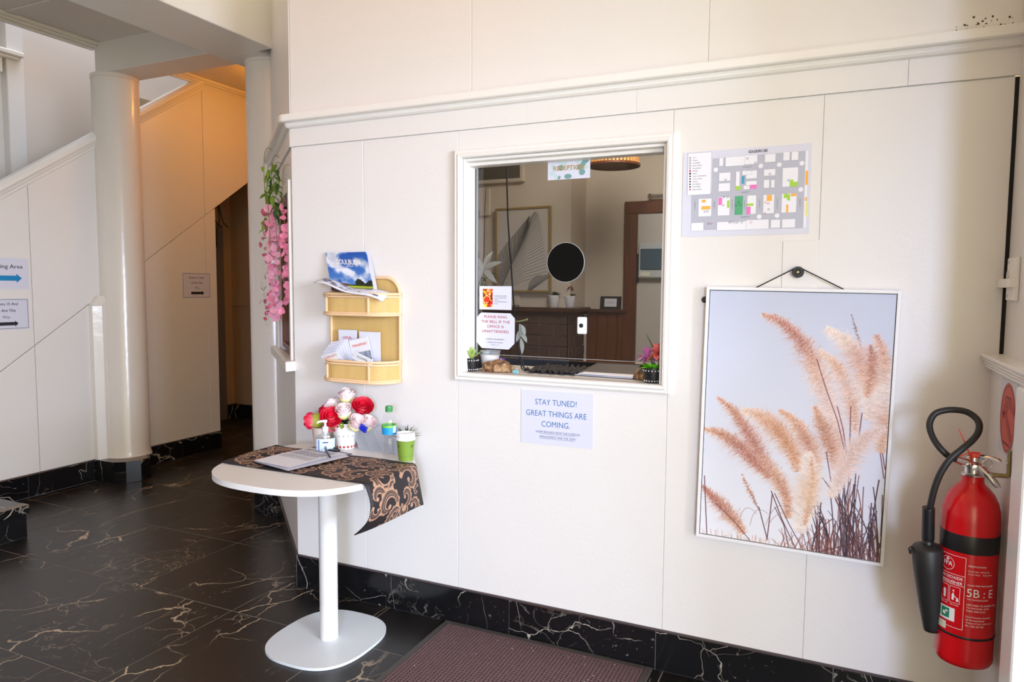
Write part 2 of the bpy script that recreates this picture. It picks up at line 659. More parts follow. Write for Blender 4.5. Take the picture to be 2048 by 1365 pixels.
def fell(bm, F, a, b, ra, rb, c=.0005, mi=0, n=20, ang=0):
    ca, sa = math.cos(ang), math.sin(ang)
    pts = []
    for i in range(n):
        x, y = ra * math.cos(2 * PI * i / n), rb * math.sin(2 * PI * i / n)
        pts.append((a + x * ca - y * sa, b + x * sa + y * ca))
    return fpoly(bm, F, pts, c, mi)


def fring(bm, F, a, b, r0, r1, c=.0005, mi=0, n=20, sq=1):
    P = [bm.verts.new(F(a + r0 * math.cos(2 * PI * i / n), b + sq * r0 * math.sin(2 * PI * i / n), c)) for i in range(n)]
    Q = [bm.verts.new(F(a + r1 * math.cos(2 * PI * i / n), b + sq * r1 * math.sin(2 * PI * i / n), c)) for i in range(n)]
    for i in range(n):
        j = (i + 1) % n
        bm.faces.new((P[i], Q[i], Q[j], P[j])).material_index = mi


def arrow(bm, F, a0, a1, b, th, hd, c=.0005, mi=0):
    fpoly(bm, F, ((a0, b - th), (a1 - hd, b - th), (a1 - hd, b - hd * .9), (a1, b), (a1 - hd, b + hd * .9), (a1 - hd, b + th), (a0, b + th)), c, mi)


_tc = {}


def text(bm, F, s, a, b, h, c=.0007, mi=0, align='CENTER', sx=1, shear=0, bold=0, fmap=None, sp=1):
    """lettering of cap height h, baseline at (a, b)"""
    bold = 0 if ('M' in s or 'W' in s) else min(bold, .014)
    key = (s, align, shear, bold, sp)
    if key not in _tc:
        cu = bpy.data.curves.new('t', 'FONT')
        cu.body = s
        cu.align_x = align
        cu.size = 1
        cu.shear = shear
        cu.offset = bold
        cu.space_character = sp
        cu.resolution_u = 3
        o = bpy.data.objects.new('t', cu)
        COL.objects.link(o)
        dg = bpy.context.evaluated_depsgraph_get()
        me = bpy.data.meshes.new_from_object(o.evaluated_get(dg))
        _tc[key] = ([v.co.copy() for v in me.vertices], [tuple(p.vertices) for p in me.polygons])
        bpy.data.objects.remove(o)
        bpy.data.curves.remove(cu)
        bpy.data.meshes.remove(me)
    vs_, fs = _tc[key]
    k = h / .72
    fm = fmap or F
    nv = [bm.verts.new(fm(a + v.x * k * sx, b + v.y * k, c)) for v in vs_]
    for f in fs:
        try:
            bm.faces.new([nv[i] for i in f]).material_index = mi
        except ValueError:
            pass


# ---- generated pictures (flat prints)
def image_mat(name, arr, rough=.5):
    h, w_, _ = arr.shape
    im = bpy.data.images.new(name, w_, h)
    px = np.ones((h, w_, 4), np.float32)
    px[..., :3] = np.clip(arr[::-1], 0, 1)
    im.pixels.foreach_set(px.ravel())
    im.pack()
    m = mat(name, (1, 1, 1, 1), rough)
    nt, b = nodes(m)
    t = nt.nodes.new('ShaderNodeTexImage')
    t.image = im
    t.extension = 'EXTEND'
    uv = nt.nodes.new('ShaderNodeUVMap')
    uv.uv_map = 'UVMap'
    nt.links.new(uv.outputs[0], t.inputs[0])
    nt.links.new(t.outputs['Color'], b.inputs['Base Color'])
    return m


def uvquad(bm, pts, mi=0, uvs=((0, 0), (1, 0), (1, 1), (0, 1))):
    lay = bm.loops.layers.uv.get('UVMap') or bm.loops.layers.uv.new('UVMap')
    f = bm.faces.new([bm.verts.new(p) for p in pts])
    f.material_index = mi
    for l, uv in zip(f.loops, uvs):
        l[lay].uv = uv
    return f


def fbm(h, w_, base=4, oct_=5, seed=0, asp=1.0):
    g = np.random.default_rng(seed)
    out = np.zeros((h, w_))
    amp, tot = 1, 0
    for o in range(oct_):
        ny, nx = int(base * 2 ** o) + 2, int(base * asp * 2 ** o) + 2
        grid = g.random((ny, nx))
        y = np.linspace(0, ny - 1.001, h)
        x = np.linspace(0, nx - 1.001, w_)
        yi, xi = y.astype(int), x.astype(int)
        fy, fx = (y - yi)[:, None], (x - xi)[None]
        fy, fx = fy * fy * (3 - 2 * fy), fx * fx * (3 - 2 * fx)
        a = grid[np.ix_(yi, xi)] * (1 - fx) + grid[np.ix_(yi, xi + 1)] * fx
        b = grid[np.ix_(yi + 1, xi)] * (1 - fx) + grid[np.ix_(yi + 1, xi + 1)] * fx
        out += amp * (a * (1 - fy) + b * fy)
        tot += amp
        amp *= .5
    return out / tot


def C3(r, g, b):
    return np.array([r, g, b]) / 255.


class Canvas:
    def __init__(s, h, w_, col):
        s.h, s.w = h, w_
        s.a = np.ones((h, w_, 3)) * np.asarray(col)

    def strands(s, xs, ys, cols, wts, k):
        """soft strokes: every sample adds coverage; coverage becomes alpha"""
        xi = np.clip(xs.ravel(), 0, s.w - 1.01)
        yi = np.clip(ys.ravel(), 0, s.h - 1.01)
        ok = (xs.ravel() >= 0) & (xs.ravel() < s.w - 1) & (ys.ravel() >= 0) & (ys.ravel() < s.h - 1)
        x0, y0 = xi.astype(int), yi.astype(int)
        fx, fy = xi - x0, yi - y0
        cols = cols.reshape(-1, 3)
        wt = wts.ravel() * ok
        W = np.zeros(s.h * s.w)
        Cc = np.zeros((3, s.h * s.w))
        for dx, dy, ww in ((0, 0, (1 - fx) * (1 - fy)), (1, 0, fx * (1 - fy)), (0, 1, (1 - fx) * fy), (1, 1, fx * fy)):
            idx = (y0 + dy) * s.w + x0 + dx
            q = wt * ww
            W += np.bincount(idx, q, s.h * s.w)
            for c in range(3):
                Cc[c] += np.bincount(idx, q * cols[:, c], s.h * s.w)
        al = (1 - np.exp(-k * W)).reshape(s.h, s.w, 1)
        cm = (Cc / np.maximum(W, 1e-9)).T.reshape(s.h, s.w, 3)
        s.a = s.a * (1 - al) + cm * al

    def line(s, pts, width, col, k=1.2):
        p = np.asarray(pts, float)
        d = np.r_[0, np.cumsum(np.hypot(*np.diff(p, axis=0).T))]
        n = int(d[-1] * 1.5) + 2
        t = np.linspace(0, d[-1], n)
        x, y = np.interp(t, d, p[:, 0]), np.interp(t, d, p[:, 1])
        m = max(1, int(width * 2))
        of = np.linspace(-width / 2, width / 2, m)
        X = x[:, None] + of[None]
        Y = y[:, None] + of[None] * .3
        s.strands(X, Y, np.broadcast_to(col, X.shape + (3,)).copy(), np.ones(X.shape), k)


def pampas_image():
    H_, W_ = 900, 610
    # picture corners in the pixel frame the plumes were traced in
    src = np.array([(130, 125), (960, 147), (872, 1325), (80, 1190)], float)
    dst = np.array([(0, 0), (W_, 0), (W_, H_), (0, H_)], float)
    A, bb = [], []
    for (x, y), (u, v) in zip(src, dst):
        A += [[x, y, 1, 0, 0, 0, -u * x, -u * y], [0, 0, 0, x, y, 1, -v * x, -v * y]]
        bb += [u, v]
    h = np.append(np.linalg.solve(np.array(A), np.array(bb)), 1).reshape(3, 3)

    def tr(pts):
        p = np.c_[np.asarray(pts, float), np.ones(len(pts))] @ h.T
        return p[:, :2] / p[:, 2:]
    cv = Canvas(H_, W_, (1, 1, 1))
    t = np.linspace(0, 1, H_)[:, None, None]
    cv.a = C3(196, 202, 222) * (1 - t) ** 1.0 + C3(238, 238, 245) * (1 - (1 - t) ** 1.0)
    cv.a = np.broadcast_to(cv.a, (H_, W_, 3)).copy()
    g = np.random.default_rng(3)

    def plume(pts, width, cols, n=2600, side=0, droop=.8, k=1.0, wob=1.0, prof=None):
        width = width * 1.34
        n = int(n * .62)
        p = tr(pts)
        d = np.r_[0, np.cumsum(np.hypot(*np.diff(p, axis=0).T))]
        L = d[-1]
        s_ = g.random(n) ** .9 * L
        # tufts: strands gather in clumps along the spine
        s_ = np.clip(s_ + 5 * np.sin(s_ * .55) + g.normal(0, 2, n), 0, L)
        bx, by = np.interp(s_, d, p[:, 0]), np.interp(s_, d, p[:, 1])
        e = 4.0
        tx = np.interp(np.minimum(s_ + e, L), d, p[:, 0]) - np.interp(np.maximum(s_ - e, 0), d, p[:, 0])
        ty = np.interp(np.minimum(s_ + e, L), d, p[:, 1]) - np.interp(np.maximum(s_ - e, 0), d, p[:, 1])
        q = np.hypot(tx, ty) + 1e-6
        tx, ty = tx / q, ty / q
        nx, ny = ty, -tx
        sd = np.where(g.random(n) < .5 + side * .5, 1., -1.)
        f = s_ / L
        wd = width * (np.minimum(1, .22 + 2.0 * f) * np.minimum(1, .4 + 1.8 * (1 - f)))
        off = g.normal(0, .30, n)
        bx = bx + nx * off * wd * .6
        by = by + ny * off * wd * .6
        ln = wd * (.3 + .7 * g.random(n) ** 1.6) * wob
        m_ = 26
        u = np.linspace(0, 1, m_)[None]
        back = .15 + .7 * g.random((n, 1))
        crl = g.normal(0, .25, (n, 1))
        X = bx[:, None] + (nx * sd)[:, None] * u * (ln * .7)[:, None] - (tx[:, None] * back) * u * ln[:, None] + crl * u ** 2 * ln[:, None]
        Y = by[:, None] + (ny * sd)[:, None] * u * (ln * .7)[:, None] - (ty[:, None] * back) * u * ln[:, None] + droop * (u ** 2) * ln[:, None] * .5
        cols = np.array(cols)
        blk = np.interp(s_ + g.normal(0, L * .05, n), np.linspace(0, L, len(cols)), np.arange(len(cols)))
        i0 = np.clip(blk.astype(int), 0, len(cols) - 1)
        i1 = np.clip(i0 + 1, 0, len(cols) - 1)
        fr = (blk - i0)[:, None]
        c = cols[i0] * (1 - fr) + cols[i1] * fr
        c = c + g.normal(0, .11, (n, 1)) - .07 * np.exp(-(off[:, None] / .22) ** 2)
        pale = np.array([.96, .89, .86])
        uu = np.clip(u[..., None] * 1.15 + g.normal(0, .12, (n, 1, 1)), 0, 1)
        CC = c[:, None, :] * (1 - uu * .72) + pale * uu * .72
        # soft halo first, crisp strands over it
        cv.strands(X, Y, np.clip(CC + .05, 0, 1), np.broadcast_to((1 - .8 * u), X.shape), k * .22)
        for part in range(3):
            sl = slice(part, None, 3)
            cv.strands(X[sl], Y[sl], CC[sl], np.broadcast_to((1 - .72 * u), X[sl].shape), k)

    O1, O2, O3 = C3(184, 116, 86), C3(216, 158, 124), C3(198, 128, 84)
    R1, R2 = C3(172, 98, 80), C3(204, 144, 124)
    W1, W2 = C3(243, 228, 216), C3(238, 214, 196)
    P1, P2 = C3(226, 190, 176), C3(238, 210, 198)
    S1, S2, S3 = C3(92, 52, 56), C3(58, 34, 50), C3(128, 76, 66)
    # far small grasses along the foot
    for i in range(70):
        x = g.uniform(90, 560)
        y0 = 1195 + (x - 80) * .17
        cv.line(tr([(x, y0 + 6), (x + g.uniform(-8, 8), y0 - g.uniform(8, 38))]), g.uniform(1.2, 3.2), C3(206, 160, 140) + g.normal(0, .07), .3)
    plume([(755, 230), (775, 300), (800, 385)], 9, [C3(110, 92, 124), C3(150, 110, 120)], 300, k=.8)
    plume([(645, 295), (730, 350), (800, 450), (830, 560), (835, 700)], 62, [W1, W2, R2, O2, W1, P2], 5200)
    plume([(868, 325), (900, 420), (905, 560), (900, 700), (885, 850)], 60, [R2, O2, W1, O2, C3(224, 176, 140)], 5200, side=-.1)
    plume([(840, 370), (850, 430), (845, 500), (820, 600)], 40, [R1, O1, O2], 1800)
    plume([(610, 385), (690, 460), (740, 560), (765, 680), (770, 760)], 44, [W1, O2, P1, O2, P1], 3400)
    plume([(362, 232), (440, 262), (510, 330), (570, 410), (610, 520), (650, 640), (690, 760), (690, 900)], 58, [R2, R1, R1, O2, P1, P2, P1, O2], 7800, side=.35)
    plume([(590, 640), (620, 720), (660, 820), (680, 920)], 46, [O2, O1, O1, P1], 2600, side=.4)
    plume([(160, 598), (230, 655), (300, 765), (350, 870), (420, 950), (465, 1040), (470, 1130)], 48, [R2, O1, R1, R1, O2, O1, O2], 6000, side=.35)
    plume([(100, 735), (170, 755), (250, 810), (320, 880), (390, 950)], 46, [O2, O1, R1, R1, O1], 3600, side=.5)
    plume([(268, 650), (360, 685), (440, 760), (495, 845), (515, 925)], 56, [W2, O2, O3, O3, O2], 4600, side=.4)
    plume([(435, 655), (500, 700), (550, 775), (585, 860), (590, 980)], 44, [O2, O2, O1, O2, W2], 3800)
    plume([(90, 985), (140, 1040), (210, 1110), (275, 1195)], 44, [R1, R1, O1, O2], 2800, side=.6)
    plume([(265, 930), (300, 1010), (340, 1090)], 12, [O1, O1, S3], 380)
    # stems and blades
    for pts, wd in (([(340, 1080), (375, 1215)], 2.5), ([(100, 940), (110, 1195)], 2.2), ([(150, 1060), (230, 1140), (300, 1225)], 2.5), ([(395, 1010), (440, 1130), (500, 1260)], 2.6),
                    ([(410, 1020), (470, 1150), (535, 1270)], 2.4), ([(400, 1020), (375, 1225)], 2.2), ([(410, 1080), (450, 1160), (470, 1255)], 2.2)):
        cv.line(tr(pts), wd, S1, 1.2)
    for a, b, c in ((250, 330, 60), (300, 380, 50), (370, 500, 70), (380, 520, 40)):
        q = np.linspace(0, 1, 14)[:, None]
        cv.line(tr((1 - q) ** 2 * np.array([(a, 1160)]) + 2 * q * (1 - q) * np.array([((a + b) / 2 - 20, 1150 - c * 1.9)]) + q ** 2 * np.array([(b, 1110)])), 1.1, C3(150, 110, 105), .6)
    for i in range(120):
        x0 = g.uniform(560, 885)
        yb = 1290 + (x0 - 560) * .20
        tilt = g.normal(0, 50)
        hgt = g.uniform(60, 400) * (.5 + .5 * min(1, (x0 - 540) / 180))
        c = [S1, S2, S3, S2][i % 4]
        q = np.linspace(0, 1, 10)[:, None]
        bend = g.normal(0, 26)
        cv.line(tr((1 - q) ** 2 * np.array([(x0, yb)]) + 2 * q * (1 - q) * np.array([(x0 + tilt * .3 + bend, yb - hgt * .6)]) + q ** 2 * np.array([(x0 + tilt, yb - hgt)])), g.uniform(1.0, 3.0), c + g.normal(0, .03), 1.1)
    for i in range(60):
        x0 = g.uniform(430, 880)
        yb = 1262 + (x0 - 480) * .18
        cv.line(tr([(x0, yb), (x0 + g.normal(0, 40), yb - g.uniform(20, 110))]), 1.3, C3(140, 84, 76), .8)
    for pts in ([(600, 430), (640, 560), (690, 700), (720, 830)], [(690, 640), (715, 740), (730, 850)], [(800, 670), (785, 780)], [(880, 850), (895, 960)], [(890, 850), (900, 920)], [(750, 640), (745, 800)], [(640, 840), (660, 970)]):
        cv.line(tr(pts), 2.6, C3(120, 70, 80), .9)
    plume([(905, 735), (830, 765), (770, 825), (725, 905), (690, 975), (655, 1040)], 52, [P2, P1, P1, P1, P2, W1], 4600, droop=.3)
    plume([(560, 840), (565, 930), (552, 1030), (530, 1130), (522, 1195)], 66, [W1, C3(240, 222, 206), C3(226, 186, 150), W1, W1], 6200, droop=.2, k=.7)
    plume([(575, 860), (580, 960), (560, 1080), (540, 1160)], 26, [O2, C3(226, 180, 140), C3(222, 178, 140), O2], 1600, droop=.2)
    return cv.a


def palm_image():
    cv = Canvas(580, 400, C3(192, 184, 174))
    g = np.random.default_rng(5)
    spine = np.array([(20, 590), (90, 430), (160, 300), (215, 190), (245, 110)], float)
    d = np.r_[0, np.cumsum(np.hypot(*np.diff(spine, axis=0).T))]
    for i in range(28):
        s_ = i / 28 * d[-1]
        x, y = np.interp(s_, d, spine[:, 0]), np.interp(s_, d, spine[:, 1])
        f = s_ / d[-1]
        L = 190 * (1 - f) ** .5 + 40
        a1 = math.radians(-96 + 24 * f)
        cv.line([(x, y), (x + L * .5 * math.cos(a1) - 6, y + L * .5 * math.sin(a1)), (x + L * math.cos(a1 - .1), y + L * math.sin(a1 - .1))], 4.2, C3(44, 42, 42) + g.normal(0, .03), 1.2)
        a2 = math.radians(-22 - 46 * f)
        L2 = 330 * (1 - f) ** .5 + 50
        cv.line([(x, y), (x + L2 * .5 * math.cos(a2), y + L2 * .5 * math.sin(a2) - 10), (x + L2 * math.cos(a2 + .06), y + L2 * math.sin(a2 + .06))], 2.6, C3(92, 89, 86) + g.normal(0, .04), 1.0)
    cv.line(spine, 4, C3(60, 58, 56))
    for i in range(40):
        x0 = 250 + i * 4
        cv.line([(230, 600), (x0, 520 - i), (300 + i * 3, 470 + g.uniform(-10, 10))], 1.4, C3(90, 88, 88), .5)
    return cv.a


def damask_image():
    H_, W_ = 420, 1100
    n1 = fbm(H_, W_, 60, 2, 3, 2.6)
    base = C3(33, 26, 30) * (.75 + .5 * n1[..., None])
    a = base.copy()
    yy, xx = np.mgrid[0:H_, 0:W_]
    LT, DK, MD = C3(178, 138, 112), C3(58, 45, 44), C3(120, 92, 78)

    def disc(x, y, r, col, soft=1.2):
        x0, x1 = int(max(0, x - r - 2)), int(min(W_, x + r + 3))
        y0, y1 = int(max(0, y - r - 2)), int(min(H_, y + r + 3))
        if x0 >= x1 or y0 >= y1:
            return
        dd = np.hypot(xx[y0:y1, x0:x1] - x, yy[y0:y1, x0:x1] - y)
        al = np.clip((r - dd) / soft + .5, 0, 1)[..., None]
        a[y0:y1, x0:x1] = a[y0:y1, x0:x1] * (1 - al) + np.asarray(col) * al

    def scroll(cx, cy, R, a0, turns, dirn, wmax):
        n = 110
        t = np.linspace(0, 1, n)
        ang = a0 + dirn * turns * 2 * PI * t
        rad = R * (1 - .82 * t ** .8)
        px, py = cx + rad * np.cos(ang), cy + rad * np.sin(ang)
        wd = wmax * (np.sin(PI * np.minimum(1, .12 + t * .95)) ** .7)
        for i in range(0, n, 9):                      # leaf lobes on the outer side
            ox, oy = math.cos(ang[i]), math.sin(ang[i])
            disc(px[i] + ox * wd[i] * .75, py[i] + oy * wd[i] * .75, wd[i] * .72, LT)
            disc(px[i] + ox * wd[i] * .55, py[i] + oy * wd[i] * .55, wd[i] * .34, MD)
        for i in range(n):
            disc(px[i], py[i], wd[i], LT)
        for sh, k in ((-.45, .16), (.1, .17), (.5, .12)):
            for i in range(6, n - 4):
                ox, oy = math.cos(ang[i]), math.sin(ang[i])
                disc(px[i] + ox * wd[i] * sh, py[i] + oy * wd[i] * sh, wd[i] * k + .3, DK, 1)
        disc(px[-1], py[-1], wmax * .55, LT)
    g = random.Random(11)
    for row in range(2):
        for i in range(-1, 9):
            x, y = i * 135 + (62 if row else 0), 105 + row * 205
            d = 1 if (i + row) % 2 else -1
            scroll(x, y, 78, g.uniform(1.2, 2.0) + (PI if row else 0), .95, d, 21)
            scroll(x + 66, y + 62 * d, 52, g.uniform(-.6, .4), .85, -d, 16)
            scroll(x - 8, y - 70 * d, 38, 2.4, .8, d, 13)
            scroll(x + 70, y - 48, 32, 4, .7, -d, 11)
    a *= (.88 + .24 * fbm(H_, W_, 200, 1, 8, 2.6)[..., None])
    return a


def cover_image():
    H_, W_ = 420, 330
    n1 = fbm(H_, W_, 3, 6, 21)
    n2 = fbm(H_, W_, 5, 5, 9)
    t = np.linspace(0, 1, H_)[:, None]
    x = np.linspace(0, 1, W_)[None]
    sky = C3(36, 84, 168) * (1 - t[..., None]) + C3(92, 140, 206) * t[..., None]
    cl = np.clip((n1 - .47 + .22 * (t - .35) + .25 * np.exp(-((x - .2) / .12) ** 2) * (t < .4)) * 5, 0, 1)[..., None]
    a = sky * (1 - cl) + (C3(222, 226, 238) * (.8 + .3 * n2[..., None])) * cl
    hor = .83
    hill = (t > hor - .03 - .02 * np.sin(x * 9))[..., None]
    a = np.where(hill, C3(60, 78, 40) * (.6 + .7 * n2[..., None]), a)
    field = ((t > hor + .02) & (t < hor + .07) & (x > .35))[..., None]
    a = np.where(field, C3(164, 178, 52), a)
    fore = (t > hor + .07)[..., None]
    a = np.where(fore, C3(92, 72, 76) * (.5 + .9 * fbm(H_, W_, 40, 2, 4)[..., None]), a)
    for cx, cy, r in ((.70, .74, .07), (.76, .78, .06), (.66, .79, .05), (.93, .78, .07), (.98, .74, .05), (.88, .81, .05)):
        m_ = (np.hypot((x - cx) / 1.0, (t - cy) * 1.27) < r * (.7 + .7 * fbm(H_, W_, 30, 2, 6)))[..., None]
        a = np.where(m_, C3(34, 42, 34), a)
    a = np.where(((abs(x - .24) < .012) & (t > .70) & (t < hor))[..., None], C3(60, 40, 40), a)
    a = np.where(((x > .24) & (x < .42) & (t > .80) & (t < hor + .03))[..., None], C3(112, 58, 50), a)
    return a


def booklet_image(seed, dark):
    H_, W_ = 240, 160
    t = np.linspace(0, 1, H_)[:, None, None]
    n = fbm(H_, W_, 6, 4, seed)[..., None]
    a = np.broadcast_to(C3(236, 236, 240), (H_, W_, 3)).copy()
    a = np.where(t > .36, C3(160, 172, 190) * (.7 + .5 * n), a)
    a = np.where(t > .58, C3(*dark) * (.4 + 1.1 * n), a)
    return a


def bouquet_image():
    H_, W_ = 200, 130
    g = np.random.default_rng(2)
    a = np.ones((H_, W_, 3)) * C3(232, 200, 120)
    yy, xx = np.mgrid[0:H_, 0:W_]
    for i in range(70):
        c = [C3(226, 40, 30), C3(246, 200, 40), C3(240, 140, 30), C3(252, 230, 120), C3(110, 40, 20), C3(200, 60, 20)][g.integers(6)]
        cx, cy, r = g.uniform(0, W_), g.uniform(0, H_), g.uniform(8, 24)
        a[np.hypot(xx - cx, yy - cy) < r] = c
    a[np.hypot(xx - 55, yy - 115) < 34] = C3(232, 50, 36)
    return a * (.8 + .35 * fbm(H_, W_, 12, 3, 1)[..., None])


# ================================================================== SETTING
# ---- floor
bm = B()
box(bm, (-4.2, -4.6, -.1), (4.3, 4.2, -.001))
floor = struct('floor', bm, M['grout'], label='black marble look floor of large square tiles')
px, py, x0, y0 = .62, .633, -.085, -.335
me = None
n_t = 0
for i in range(-7, 7):
    for j in range(-6, 7):
        a, b = x0 + i * px, y0 + j * py
        if a > 3.9 or b > 3.9 or a < -4.2 or b < -4.4:
            continue
        if a + px < -2.75 and b < 1.0 or (b > .9 and a > -.9) or (b > .05 and a > .1):
            continue
        if me is None:
            bm = B()
            box(bm, (a + .0015, b + .0015, -.02), (a + px - .0015, b + py - .0015, 0), .0012)
            t0 = build('tile', bm, M['fl'], floor)
            me = t0.data
        else:
            o = t0.copy()
            COL.objects.link(o)
            o.location = Vector((a + px / 2, b + py / 2, -.02)) - WORLD['floor']


def skirt_run(name, p0, p1, out, first, pitch, z=.157, th=.012, lab=None):
    """a tiled skirting along p0->p1 with joints at first + k*pitch"""
    d = Vector((p1[0] - p0[0], p1[1] - p0[1], 0))
    L = d.length
    d.normalize()
    o3 = Vector((out[0], out[1], 0))
    F = Fr((p0[0], p0[1], 0), d, (0, 0, 1), o3)
    bm = B()
    fbox(bm, F, 0, L, 0, z - .004, .0005, th - .004)
    fbox(bm, F, 0, L, z - .004, z + .002, .0005, th - .002, 1)
    root = struct(name, bm, [M['grout2'], M['cap_strip']], label=lab)
    cuts = [0] + [q for q in [first + k * pitch for k in range(-20, 20)] if .02 < q < L - .02] + [L]
    for a, b in zip(cuts, cuts[1:]):
        bm = B()
        fbox(bm, F, a + .0012, b - .0012, .002, z - .005, .0006, th, bev=.0008)
        build('tile', bm, M['sk'], root)
    return root


AL = Vector((-.736, .677, 0))
NO = Vector((-.677, -.736, 0))


def ch(s_, o, z):
    return AL * s_ + NO * o + Vector((0, 0, z))


FA = Fr((0, 0, 0), (1, 0, 0), (0, 0, 1))                 # reception wall, faces -y
FL = Fr((-2.64, 0, 0), (0, 1, 0), (0, 0, 1))             # stair wall, faces +x
FC = Fr((0, 0, 0), -AL, (0, 0, 1), NO)                   # angled corner wall: u runs from far to near (-s)
FR = Fr((2.765, 0, 0), (0, -1, 0), (0, 0, 1))            # right return, faces -x

skirt_run('baseboard_reception', (0, 0), (2.765, 0), (0, -1), .517, .614, lab='black marble tile skirting below the reception hatch wall')
skirt_run('baseboard_corner', ch(1.13, 0, 0)[:2], (0, 0), NO[:2], .5, .614, lab='black marble tile skirting along the angled corner wall')
skirt_run('baseboard_left', (-2.64, -.1), (-2.64, .80), (1, 0), .42, .614, lab='black marble tile skirting left of the round column')
skirt_run('baseboard_stair', (-2.64, 1.2), (-2.64, 1.985), (1, 0), .365, .614, lab='black marble tile skirting right of the round column')

# ---- reception wall (core with a hatch opening, then painted sheets with joints)
HX0, HX1, HZ0, HZ1 = .905, 1.745, 1.095, 1.978
bm = B()
box(bm, (0, .004, 0), (HX0, .1, 3.62))
box(bm, (HX1, .004, 0), (2.782, .1, 3.62))
box(bm, (HX0, .004, 0), (HX1, .1, HZ0))
box(bm, (HX0, .004, HZ1), (HX1, .1, 3.62))
wall = struct('wall_reception', bm, M['trim'], label='white panelled reception wall with the hatch')
G = .0008


def wpanel(a0, a1, b0, b1, t0=0, t1=.004, hole=False):
    bm = B()
    box(bm, (a0 + G, -t0, b0), (a1 - G, t1, b1), .0012)
    build('panel', bm, M['paint'], wall)


xs = [0, .405, .883, 1.765, 2.26, 2.784]
for a, b in zip(xs, xs[1:]):
    if a == .883:
        wpanel(a, b, .157, HZ0 - .032)
        wpanel(a, b, HZ1 + .032, 2.092)
    else:
        wpanel(a, b, .157, 2.092)
xs = [0, .47, 1.19, 1.63, 2.50, 2.80]
for a, b in zip(xs, xs[1:]):                              # frieze boards under the rail
    bm = B()
    box(bm, (a + .0003, -.008, 2.0935), (b - .0003, .004, 2.178), .0008)
    build('board', bm, M['paint'], wall)
xs = [0, .943, 1.881, 2.9]
for a, b in zip(xs, xs[1:]):
    wpanel(a, b, 2.2, 3.6)

RP = [(0, 2.231), (.052, 2.231), (.054, 2.226), (.054, 2.202), (.049, 2.198), (.03, 2.197), (.026, 2.19), (.027, 2.184), (.021, 2.177), (.012, 2.174), (0, 2.174)]
bm = B()
extrude_profile(bm, RP, (-.0, 0), (2.9, 0), (0, -1))
extrude_profile(bm, RP, ch(1.12, 0, 0)[:2], ch(0, 0, 0)[:2], NO[:2])
# mitred corner piece
for k in range(4):
    a0, a1 = k / 4, (k + 1) / 4
    d0 = (NO * (1 - a0) + Vector((0, -1, 0)) * a0).normalized()
    d1 = (NO * (1 - a1) + Vector((0, -1, 0)) * a1).normalized()
    n_ = len(RP)
    A = [bm.verts.new(d0 * q + Vector((0, 0, z))) for q, z in RP]
    Bq = [bm.verts.new(d1 * q + Vector((0, 0, z))) for q, z in RP]
    for i in range(n_):
        if (A[i].co - Bq[i].co).length > 1e-6 or (A[(i + 1) % n_].co - Bq[(i + 1) % n_].co).length > 1e-6:
            bm.faces.new((A[i], A[(i + 1) % n_], Bq[(i + 1) % n_], Bq[i]))
struct('trim_1', bm, M['trim'], label='white picture rail moulding above the reception hatch')

# ---- reception hatch: window frame, reveal, glass
bm = B()
AP = [(0, 0), (.016, 0), (.022, .004), (.024, .012), (.018, .02), (.02, .027), (.015, .034), (0, .034)]
cx0, cx1, cz0, cz1 = HX0, HX1, HZ0, HZ1
ring = []
for q, e in AP:
    ring.append([bm.verts.new(p) for p in ((cx0 - e, -q, cz0 - e), (cx1 + e, -q, cz0 - e), (cx1 + e, -q, cz1 + e), (cx0 - e, -q, cz1 + e))])
for a, b in zip(ring, ring[1:] + ring[:1]):
    for i in range(4):
        bm.faces.new((a[i], a[(i + 1) % 4], b[(i + 1) % 4], b[i]))
bmesh.ops.recalc_face_normals(bm, faces=list(bm.faces))
win = struct('window_1', bm, M['trim'], label='reception hatch with a white moulded frame')
bm = B()
for lo, hi in (((HX0, .0, HZ0), (HX0 + .012, .1, HZ1)), ((HX1 - .012, .0, HZ0), (HX1, .1, HZ1)), ((HX0 + .012, 0, HZ1 - .012), (HX1 - .012, .1, HZ1)), ((HX0 + .012, .03, HZ1 - .026), (HX1 - .012, .085, HZ1 - .0121))):
    box(bm, lo, hi, .002)
build('jamb_lining', bm, M['trim'], win)
bm = B()
box(bm, (HX0, .001, HZ0 - .03), (HX1, .34, HZ0 + .0008), .002)
build('sill', bm, mat('sill_paint', S(196, 190, 184), .4), win)
bm = B()
box(bm, (HX0 + .012, .086, HZ0), (HX0 + .02, .1, HZ1 - .03))
build('edge_strip', bm, M['red_timber'], win, label='reddish timber strip beside the glass')
bm = B()
box(bm, (HX0 + .024, .082, 1.168), (HX1 - .012, .088, HZ1 - .026))
gl = build('glass_pane', bm, M['glass'], win)
bm = B()
box(bm, (HX0 + .024, .0805, 1.1655), (HX1 - .012, .0895, 1.1675))
box(bm, (HX0 + .02, .0805, 1.1655), (HX0 + .026, .0895, HZ1 - .026))
build('glass_edge', bm, mat('glass_edge', S(150, 160, 162), .2), win)
bm = B()
lathe(bm, [(.0, -.003), (.074, -.003), (.078, 0), (.078, .004), (.0, .004)], n=48, cap=False, axis=Matrix.Rotation(PI / 2, 3, 'X'), cen=(1.331, .078, 1.553))
build('speech_disc', bm, mat('matt_black_disc', (.004, .0035, .003, 1), .7, spec=.1), win, label='round black speaking disc in the glass')
bm = B()
lathe(bm, [(.078, -.001), (.0795, -.001), (.0795, .004), (.078, .004)], n=48, cap=False, axis=Matrix.Rotation(PI / 2, 3, 'X'), cen=(1.331, .078, 1.553))
build('disc_rim', bm, mat('cut_glass_rim', S(180, 186, 186), .15), win)

# ---- angled corner wall with its own small window
WS0, WS1, WZ0, WZ1 = .085, .80, 1.085, 1.90


